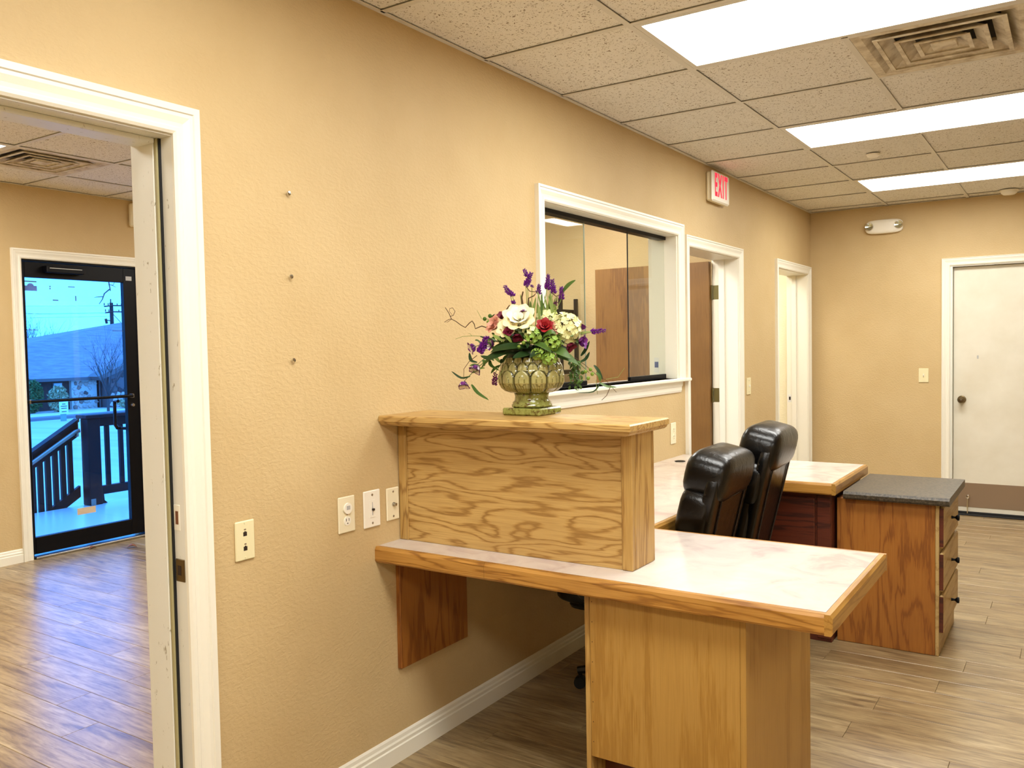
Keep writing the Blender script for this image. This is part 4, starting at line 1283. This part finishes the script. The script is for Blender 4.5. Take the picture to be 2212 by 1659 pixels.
# urn: plinth, foot, relief bowl
b = MB().cbox(FB.x-.0725, FB.x+.0725, FB.y-.0725, FB.y+.0725, FB.z+.0004, FB.z+.025, .005)
b.build('plinth', 'glaze2', t)
MB().lathe([(.060, .0252), (.068, .028), (.068, .034), (.064, .037), (.065, .041), (.058, .048), (.056, .062), (.060, .074), (.05, .078)], 48, FB).build('foot', 'glaze2', t, None, 'all')
def bowl():
    nz, na = 90, 216
    z0, z1 = .074, .191
    prof = [(.0, .066), (.05, .084), (.14, .097), (.3, .1045), (.50, .105), (.62, .1030), (.66, .1005), (.70, .1010), (.80, .0980), (.83, .0945), (.87, .0945), (1., .0915)]
    def R_(u):
        for (a, ra), (c, rc) in zip(prof, prof[1:]):
            if u <= c:
                k = (u-a)/(c-a)
                return ra+(rc-ra)*k
        return prof[-1][1]
    tiers = [(.0, .64, 12, 0.), (.30, .86, 18, .25), (.60, 1.06, 18, .75)]
    vs, relief_tone = [], []
    for j in range(nz+1):
        u = j/nz
        for i in range(na):
            th = 2*pi*i/na
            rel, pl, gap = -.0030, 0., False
            for ti, (a, c, n, ph) in enumerate(tiers):
                v = (u-a)/(c-a)
                if not 0 <= v <= 1 or gap:
                    continue
                x = ((th*n/(2*pi)+ph) % 1.)*2-1
                tip = math.sqrt(max(0, 1-max(0, (v-.62)/.38)**2))
                e = tip*.95-abs(x)
                if e > 0:
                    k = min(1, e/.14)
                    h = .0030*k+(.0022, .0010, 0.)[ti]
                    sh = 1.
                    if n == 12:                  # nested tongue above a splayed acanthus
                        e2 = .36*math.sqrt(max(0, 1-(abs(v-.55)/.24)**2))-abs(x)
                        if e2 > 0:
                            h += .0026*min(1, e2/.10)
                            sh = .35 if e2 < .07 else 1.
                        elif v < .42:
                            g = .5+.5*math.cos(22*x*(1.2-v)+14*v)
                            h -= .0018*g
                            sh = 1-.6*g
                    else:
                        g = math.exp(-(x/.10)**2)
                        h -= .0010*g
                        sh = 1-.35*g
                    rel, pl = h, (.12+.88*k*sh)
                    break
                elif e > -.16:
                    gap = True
            r = R_(u)+rel
            vs.append((FB.x+r*math.cos(th), FB.y+r*math.sin(th), FB.z+z0+(z1-z0)*u))
            relief_tone.append(pl)
    n0 = len(vs)
    # inner lip
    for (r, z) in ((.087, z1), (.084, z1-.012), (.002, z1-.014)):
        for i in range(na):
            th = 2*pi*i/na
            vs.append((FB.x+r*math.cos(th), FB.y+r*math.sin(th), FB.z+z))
            relief_tone.append(.5)
    rows = nz+1+3
    fs = [(j*na+i, j*na+(i+1) % na, (j+1)*na+(i+1) % na, (j+1)*na+i) for j in range(rows-1) for i in range(na)]
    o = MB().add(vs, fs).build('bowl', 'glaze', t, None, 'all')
    at = o.data.attributes.new('relief_tone', 'FLOAT', 'POINT')
    at.data.foreach_set('value', relief_tone)
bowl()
MB().squad(FB+Vector((0, 0, .195)), (.165, .165, .075), .9, 1., 24, 10).build('foam', 'f_foam', t, None, True)

def leaf_mesh(mb, pts, wd, fold=.25, side=None, n=8):
    """curved blade through pts"""
    pts = [Vector(p) for p in pts]
    def at(u):
        m = len(pts)-1
        x = min(u*m, m-1e-6)
        i = int(x)
        f = x-i
        p0, p1, p2, p3 = pts[max(i-1, 0)], pts[i], pts[i+1], pts[min(i+2, m)]
        return .5*((2*p1)+(p2-p0)*f+(2*p0-5*p1+4*p2-p3)*f*f+(3*p1-p0-3*p2+p3)*f**3)
    sd0 = side if side is not None else FT*.6+Vector((0, 0, .8))
    vs, fs = [], []
    for k in range(n+1):
        u = k/n
        p = at(u)
        tg = (at(min(1, u+.02))-at(max(0, u-.02))).normalized()
        sd = tg.cross(sd0)
        sd = sd.normalized() if sd.length > 1e-5 else tg.orthogonal().normalized()
        nn = sd.cross(tg).normalized()
        ww = wd*(math.sin(pi*min(1, u*.92+.08))**.8)+.0004
        if k == n:
            ww = .0003
        vs += [p-sd*ww+nn*ww*fold, p, p+sd*ww+nn*ww*fold]
    for k in range(n):
        for j in (0, 1):
            a = k*3+j
            fs.append((a, a+1, a+4, a+3))
    mb.add(vs, fs)
    return at
def blade(pts, wd, m, nm='leaf', **kw):
    b = MB()
    leaf_mesh(b, pts, wd, **kw)
    return b.build(nm, m, t, None, 'all')
def petal_mesh(mb, c, out, upd, L, Wd, cup=.5, curl=.3):
    """cupped petal from c heading 'out', concave towards upd"""
    out = out.normalized()
    sd = out.cross(upd).normalized()
    upn = sd.cross(out).normalized()
    vs, fs = [], []
    nu, nv = 6, 5
    for i in range(nu+1):
        u = i/nu
        w_ = Wd*math.sin(pi*(.12+.80*u)**1.0)**.7
        for j in range(nv):
            v = (j/(nv-1)*2-1)
            p = c+out*(L*u*(1-.10*abs(v)))+sd*(w_*v)+upn*(cup*L*(u*u*.55)+cup*w_*v*v*.5-curl*L*max(0, u-.55)**2*3+.02*L*math.sin(7*v+3*u))
            vs.append(p)
    for i in range(nu):
        for j in range(nv-1):
            a = i*nv+j
            fs.append((a, a+1, a+nv+1, a+nv))
    mb.add(vs, fs)
def blossom(c, facing, rad, m, nm, rings=((5, .2, .55), (6, .55, .8), (7, .95, 1.)), m2=None):
    """layered bloom; each ring: count, opening angle (rad from facing), length"""
    facing = facing.normalized()
    a0 = facing.orthogonal().normalized()
    b0 = facing.cross(a0)
    root = None
    for ri, (n, op, L) in enumerate(rings):
        b = MB()
        for k in range(n):
            a = 2*pi*(k+.37*ri)/n+fr.uniform(-.15, .15)
            rad_d = a0*math.cos(a)+b0*math.sin(a)
            out = facing*math.cos(op)+rad_d*math.sin(op)
            petal_mesh(b, c-facing*rad*.35+rad_d*rad*.06, out, facing-rad_d*.6, rad*L*1.25, rad*.60*L, .42, .45)
        o = b.build(nm if root is None else 'petal_ring', m if ri < 2 or not m2 else m2, root or t, None, 'all')
        root = root or o
    return root
def spike(p0, p1, m='f_lav', n=34, r=.0085, nm='lavender_spike', stem_from=None):
    p0, p1 = Vector(p0), Vector(p1)
    ax = (p1-p0)
    L = ax.length
    ax.normalize()
    a0 = ax.orthogonal().normalized()
    b0 = ax.cross(a0)
    b = MB()
    for k in range(n):
        u = (k+.5)/n
        a = k*2.4+fr.uniform(-.3, .3)
        rr = r*(1.05-.45*u)*fr.uniform(.75, 1.15)
        dv = a0*math.cos(a)+b0*math.sin(a)
        c = p0+ax*(L*u)+dv*rr*.75
        s_ = rr*.85
        tt = (dv+ax*.7).normalized()
        e1 = tt.orthogonal().normalized()*s_*.62
        e2 = tt.cross(e1)
        vs = [c-tt*s_*.8, c+e1, c+e2, c-e1, c-e2, c+tt*s_*1.15]
        b.add(vs, [(0, 2, 1), (0, 3, 2), (0, 4, 3), (0, 1, 4), (5, 1, 2), (5, 2, 3), (5, 3, 4), (5, 4, 1)])
    o = b.build(nm, m, t)
    if stem_from is not None:
        mid = (p0+Vector(stem_from))/2+Vector((0, 0, .01))
        MB().tube([stem_from, mid, p0, p1], [.0016, .0014, .0012, .0008], 5).build('stem', 'f_leafl', o)
    return o
def florets(c, rad, n, m, size, nm, flat=1., seed=0):
    rn = random.Random(seed)
    b = MB()
    c = Vector(c)
    for k in range(n):
        z = 1-2*(k+.5)/n
        a = k*2.39996
        rr = math.sqrt(1-z*z)
        dv = Vector((rr*math.cos(a), rr*math.sin(a), z))
        if dv.dot(FT)+dv.z*.6 < -.55:
            continue
        p = c+Vector((dv.x*rad, dv.y*rad, dv.z*rad*flat))*rn.uniform(.85, 1.08)
        e1 = dv.orthogonal().normalized()
        e2 = dv.cross(e1)
        ro = rn.uniform(0, 6)
        for q in range(4):
            an = ro+q*pi/2
            o_ = e1*math.cos(an)+e2*math.sin(an)
            s_ = dv.cross(o_)
            sz = size*rn.uniform(.85, 1.15)
            b.add([p, p+o_*sz*.60+s_*sz*.55+dv*sz*(.25+.2*math.sin(q*2+k)), p+o_*sz*1.05+dv*sz*.22, p+o_*sz*.60-s_*sz*.55+dv*sz*(.25+.2*math.cos(q*3+k)), p+o_*sz*.55+dv*sz*.02],
                  [(0, 1, 4), (1, 2, 4), (2, 3, 4), (3, 0, 4)])
    return b.build(nm, m, t, None, True)
def berry(a, b_, dd, r=.0062, m='f_berry'):
    c = K(a, b_, dd)
    return MB().lathe([(.0003, -r), (r*.7, -r*.72), (r, 0), (r*.72, r*.72), (r*.2, r*.98), (.0003, r*.9)], 14, c).build('berry', m, t, None, 'all')
core = K(963, 980, 0)
# white peony and its cream skirt, roses, hydrangea
blossom(K(850, 640, .055), FT*.75+Vector((0, 0, .65))-FR*.1, .054, 'f_peony', 'peony', ((5, .22, .80), (6, .50, 1.0), (8, .85, 1.08)), 'f_cream')
blossom(K(740, 700, .060), FT*.8-FR*.4+Vector((0, 0, .4)), .036, 'f_cream', 'cream_bloom')
blossom(K(1095, 695, .070), FT*.85+Vector((0, 0, .5)), .030, 'f_red', 'red_rose', ((4, .15, .7), (5, .45, .9), (6, .8, 1.)))
blossom(K(1180, 720, .055), FT*.8+FR*.3+Vector((0, 0, .4)), .026, 'f_pink', 'pink_rose', ((4, .15, .7), (5, .45, .9), (6, .8, 1.)))
blossom(K(610, 665, .030), FT*.5-FR*.7+Vector((0, 0, .4)), .032, 'f_pink', 'pink_rose', ((4, .2, .7), (5, .5, .9), (6, .9, 1.)))
blossom(K(690, 580, -.01), -FR*.3+FT*.5+Vector((0, 0, .7)), .022, 'f_mag', 'magenta_bloom', ((4, .2, .7), (6, .7, 1.)))
florets(K(1310, 710, .035), .046, 44, 'f_hyd', .0165, 'hydrangea_head', 1., 3)
florets(K(1130, 610, -.01), .034, 30, 'f_hyd', .0145, 'hydrangea_head', .8, 4)
florets(K(985, 790, .085), .026, 26, 'f_gflo', .0105, 'green_floret_cluster', .8, 5)
florets(K(1165, 850, .085), .026, 28, 'f_gflo', .0105, 'green_floret_cluster', .9, 6)
florets(K(1030, 955, .098), .021, 20, 'f_gflo', .0105, 'green_floret_cluster', .8, 7)
florets(K(1130, 1005, .100), .023, 22, 'f_gflo', .0105, 'green_floret_cluster', .8, 8)
florets(K(950, 730, .085), .020, 18, 'f_hyd', .0105, 'green_floret_cluster', .8, 9)
# lavender
for (a0_, b0_, a1_, b1_, dd, mm, n, r) in ((765, 360, 712, 275, .01, 'f_lav', 26, .008), (800, 455, 795, 425, .01, 'f_lav', 14, .007), (790, 380, 770, 330, .012, 'f_lav', 16, .008),
        (925, 280, 985, 150, -.01, 'f_lav', 40, .0085), (940, 180, 905, 112, -.012, 'f_lav', 20, .0075), (985, 290, 990, 270, -.01, 'f_lav', 8, .006),
        (1135, 315, 1150, 168, -.01, 'f_lav', 42, .0085), (1195, 355, 1188, 222, .0, 'f_lav', 40, .0085), (1050, 355, 1062, 265, -.02, 'f_lav', 26, .0075),
        (1275, 415, 1275, 295, .0, 'f_lav', 32, .0085), (1565, 750, 1708, 735, .01, 'f_lav', 36, .008), (600, 1250, 610, 1130, .07, 'f_lav2', 26, .008),
        (455, 930, 540, 775, .03, 'f_lav', 46, .0115), (1210, 470, 1230, 440, .0, 'f_lav2', 10, .006)):
    spike(K(a0_, b0_, dd), K(a1_, b1_, dd), mm, n, r, 'lavender_spike', K(963+(a0_-963)*.35, 900, dd*.5))
# purple orchid-like blooms, some with pale throats
for (a, b_, dd, rd, fa, m1, m2) in ((1455, 845, .04, .024, FR+FT*.5, 'f_orchid', 'f_orchid'), (1470, 705, .02, .017, FR*.6+Vector((0, 0, 1)), 'f_orchid', 'f_orchid'),
        (575, 845, .03, .024, -FR+FT*.8, 'f_orchw', 'f_orchid'), (395, 880, .02, .022, -FR+FT*.4-Vector((0, 0, .4)), 'f_orchw', 'f_orchid'), (295, 1235, .04, .022, FT*.5-Vector((0, 0, 1)), 'f_orchw', 'f_orchid'),
        (420, 1080, .04, .024, FT*.5-FR*.4-Vector((0, 0, .9)), 'f_orchw', 'f_orchid'), (895, 535, .060, .016, FT*.5-Vector((0, 0, .8)), 'f_mag', 'f_orchid'), (830, 780, .085, .020, FT*.7-Vector((0, 0, .9)), 'f_mag', 'f_mag'),
        (1340, 880, .05, .022, FR*.5+FT*.5-Vector((0, 0, .7)), 'f_mag', 'f_mag'), (740, 745, .085, .018, FT*.6+Vector((0, 0, .3)), 'f_mag', 'f_mag')):
    blossom(K(a, b_, dd), fa, rd, m1, 'orchid_bloom', ((3, .35, .8), (3, .6, 1.0), (4, .75, 1.1)), m2)
# berries
for (a, b_, dd, m_) in ((510, 600, .0, 'f_berryd'), (563, 572, .0, 'f_berryd'), (547, 632, .01, 'f_berry'), (590, 585, -.01, 'f_berryd'), (887, 845, .105, 'f_berry'), (842, 885, .105, 'f_berry'),
        (1495, 1140, .03, 'f_berry'), (1562, 1165, .03, 'f_berry'), (1520, 1205, .035, 'f_berry'), (1548, 1120, .02, 'f_berry'), (1470, 1150, .02, 'f_berryd')):
    berry(a, b_, dd, .0066 if m_ == 'f_berry' else .0070, m_)
# broad dark leaves hiding the rim
for (p, wd, m_) in (([(900, 930, .06), (760, 900, .09), (600, 960, .10), (520, 1010, .09)], .016, 'f_leafd'), ([(850, 960, .07), (700, 940, .11), (560, 990, .11), (470, 960, .09)], .014, 'f_leafd'),
        ([(950, 900, .07), (800, 880, .11), (650, 900, .11), (570, 930, .10)], .017, 'f_leafd'), ([(980, 950, .06), (880, 960, .11), (780, 990, .12)], .016, 'f_leafd'),
        ([(990, 850, .09), (1070, 880, .11), (1150, 940, .11)], .013, 'f_leafm'), ([(1150, 900, .07), (1260, 950, .09), (1340, 1000, .085)], .020, 'f_leafm'),
        ([(1200, 970, .06), (1330, 1010, .08), (1430, 1075, .06)], .018, 'f_leafm'), ([(1080, 790, .09), (1150, 750, .10), (1210, 770, .09)], .012, 'f_leafm'),
        ([(700, 830, .08), (640, 800, .09), (590, 760, .08)], .008, 'f_leafl'), ([(780, 860, .09), (740, 800, .10), (690, 740, .09)], .007, 'f_leafl'),
        ([(960, 960, .06), (1020, 930, .11), (940, 990, .125)], .014, 'f_leafd'), ([(1000, 940, .02), (1200, 900, .03), (1380, 930, .02)], .014, 'f_leafd'),
        ([(560, 1010, .08), (570, 1060, .09), (650, 1110, .09)], .006, 'f_leafm'), ([(640, 960, .07), (540, 1010, .08), (470, 1090, .07)], .007, 'f_leafm'),
        ([(430, 1030, .03), (370, 1010, .03), (355, 930, .03)], .006, 'f_leafd'), ([(360, 1165, .04), (270, 1180, .04), (175, 1110, .04)], .005, 'f_leafd'),
        ([(370, 1245, .04), (430, 1330, .04), (540, 1400, .05)], .0065, 'f_leafm'), ([(1290, 345, .0), (1350, 280, .0), (1420, 232, .0)], .0085, 'f_leafm'),
        ([(1455, 985, .02), (1500, 930, .02), (1543, 838, .02)], .006, 'f_leafd'), ([(1430, 1050, .02), (1500, 1020, .02), (1542, 945, .02)], .006, 'f_leafd'),
        ([(1580, 1080, .02), (1620, 1130, .02), (1668, 1225, .02)], .0065, 'f_leafd'), ([(1600, 1150, .03), (1630, 1190, .03), (1640, 1240, .03)], .006, 'f_leafm'),
        ([(1630, 1250, .03), (1700, 1290, .03), (1800, 1300, .03)], .006, 'f_leafm'), ([(1240, 700, .0), (1380, 790, .0), (1480, 745, .0)], .006, 'f_leafl'),
        ([(1390, 800, .02), (1470, 760, .02), (1560, 745, .02)], .004, 'f_leafl'), ([(1640, 1250, .03), (1570, 1340, .03), (1400, 1345, .04)], .0025, 'f_leafd')):
    blade([K(*q) for q in p], wd, m_)
# upright grassy blades behind the blooms
for k in range(26):
    a0_ = fr.uniform(880, 1240)
    h_ = fr.uniform(330, 480)
    dd = fr.uniform(-.05, .02)
    lean_ = fr.uniform(-60, 60)
    blade([K(a0_, 620, dd), K(a0_+lean_*.4, (620+h_)/2, dd), K(a0_+lean_, h_, dd+fr.uniform(-.01, .01))], fr.uniform(.0025, .0045), fr.choice(('f_leafl', 'f_leafl', 'f_leafm')), 'grass_blade')
# leaves filling the dome between the blooms
for k in range(90):
    an = fr.uniform(0, 2*pi)
    el = fr.uniform(-.1, .9)
    dv = (FR*math.cos(an)+FT*math.sin(an))*math.cos(el)+Vector((0, 0, math.sin(el)))
    c0 = K(963, 880, 0)+dv*.045
    L_ = fr.uniform(.05, .095)
    c2 = c0+dv*L_+Vector((0, 0, -.018))
    blade([c0, (c0+c2)/2+Vector((0, 0, .012)), c2], fr.uniform(.006, .013), fr.choice(('f_leafd', 'f_leafd', 'f_leafm', 'f_leafm', 'f_leafl')))
# curled twigs
for p, r in (([(560, 700, 0), (480, 670, 0), (415, 695, 0), (405, 650, 0), (385, 618, 0), (355, 640, 0), (315, 682, 0), (270, 655, 0), (225, 620, 0), (180, 595, 0), (160, 545, 0), (140, 510, 0), (120, 480, 0)], .0022),
             ([(165, 570, 0), (200, 560, .005), (218, 520, .005), (195, 485, 0), (165, 490, -.004), (160, 520, 0), (190, 555, 0)], .0012),
             ([(180, 595, 0), (150, 600, 0), (108, 625, 0), (140, 625, 0), (185, 595, 0)], .0012),
             ([(890, 480, .02), (880, 400, .02), (895, 340, .02)], .0035), ([(940, 490, .03), (945, 410, .03), (1000, 385, .03), (1030, 350, .03), (960, 340, .03), (920, 290, .03)], .0022),
             ([(1180, 360, .03), (1215, 395, .03), (1260, 380, .03), (1300, 350, .03)], .0016), ([(730, 520, .02), (760, 470, .02), (690, 560, .02)], .002),
             ([(470, 770, .0), (380, 765, .0), (290, 770, 0), (215, 795, 0)], .0011), ([(480, 600, 0), (460, 560, 0), (435, 515, 0)], .0009), ([(380, 770, 0), (365, 745, 0), (345, 742, 0)], .0008),
             ([(430, 960, .03), (350, 1020, .03), (300, 1090, .04), (295, 1190, .04)], .0013), ([(1400, 1000, .02), (1500, 1080, .02), (1600, 1170, .02), (1700, 1230, .02), (1800, 1350, .02)], .0012),
             ([(1740, 1290, .03), (1700, 1380, .03), (1650, 1425, .03)], .0012), ([(1700, 1220, .02), (1820, 1200, .02), (1885, 1110, .02)], .0009), ([(1600, 1220, .03), (1600, 1300, .03), (1610, 1365, .03)], .0010)):
    MB().tube([K(*q) for q in p], [r*(1-.5*i/len(p)) for i in range(len(p))], 6).build('twig', 'f_twig' if r > .0011 else 'f_leafl', t, None, True)
# stems carrying the outlying blooms and berries, and sprays of narrow leaves along them
for (a, b_, dd) in ((1455, 845, .04), (1470, 705, .02), (575, 845, .03), (395, 880, .02), (295, 1215, .04), (420, 1060, .04), (1340, 880, .05), (530, 600, 0), (1530, 1150, .03), (610, 1130, .07)):
    e_ = K(a, b_, dd)
    c_ = K(963+(a-963)*.25, 900, dd*.6)
    m_ = (e_+c_)/2+Vector((0, 0, .022))
    o_ = MB().tube([c_, (c_+m_)/2+Vector((0, 0, .006)), m_, (m_+e_)/2+Vector((0, 0, .004)), e_], [.0020, .0018, .0016, .0014, .0010], 6).build('stem', 'f_leafm', t, None, True)
    for q in range(5):
        f_ = .25+.14*q
        p_ = c_.lerp(m_, f_*2) if f_ < .5 else m_.lerp(e_, f_*2-1)
        d_ = FR*fr.uniform(-.04, .04)+FT*fr.uniform(-.01, .025)+Vector((0, 0, fr.uniform(-.03, .03)))
        blade([p_, p_+d_*.55+Vector((0, 0, .005)), p_+d_], fr.uniform(.004, .008), fr.choice(('f_leafd', 'f_leafm', 'f_leafm', 'f_leafl')))
# trailing vine of tiny leaves on the right
vb = MB()
vp = [(1380, 1010), (1400, 1080), (1390, 1150), (1400, 1220), (1390, 1300)]
for k in range(60):
    u = fr.random()
    i = min(int(u*4), 3)
    f_ = u*4-i
    a_ = vp[i][0]+(vp[i+1][0]-vp[i][0])*f_+fr.uniform(-60, 60)*(1-.2*u)
    b_ = vp[i][1]+(vp[i+1][1]-vp[i][1])*f_+fr.uniform(-15, 15)
    dd = fr.uniform(.0, .05)
    leaf_mesh(vb, [K(a_, b_, dd), K(a_+fr.uniform(-25, 25), b_+22, dd+.004), K(a_+fr.uniform(-35, 35), b_+42, dd)], .004, n=3)
vb.tube([K(q[0], q[1], .02) for q in vp], .0012, 5)
vb.build('trailing_vine', 'f_leafm', t, None, True)

for ob in bpy.data.objects:
    if '_b' in ob:
        del ob['_b']
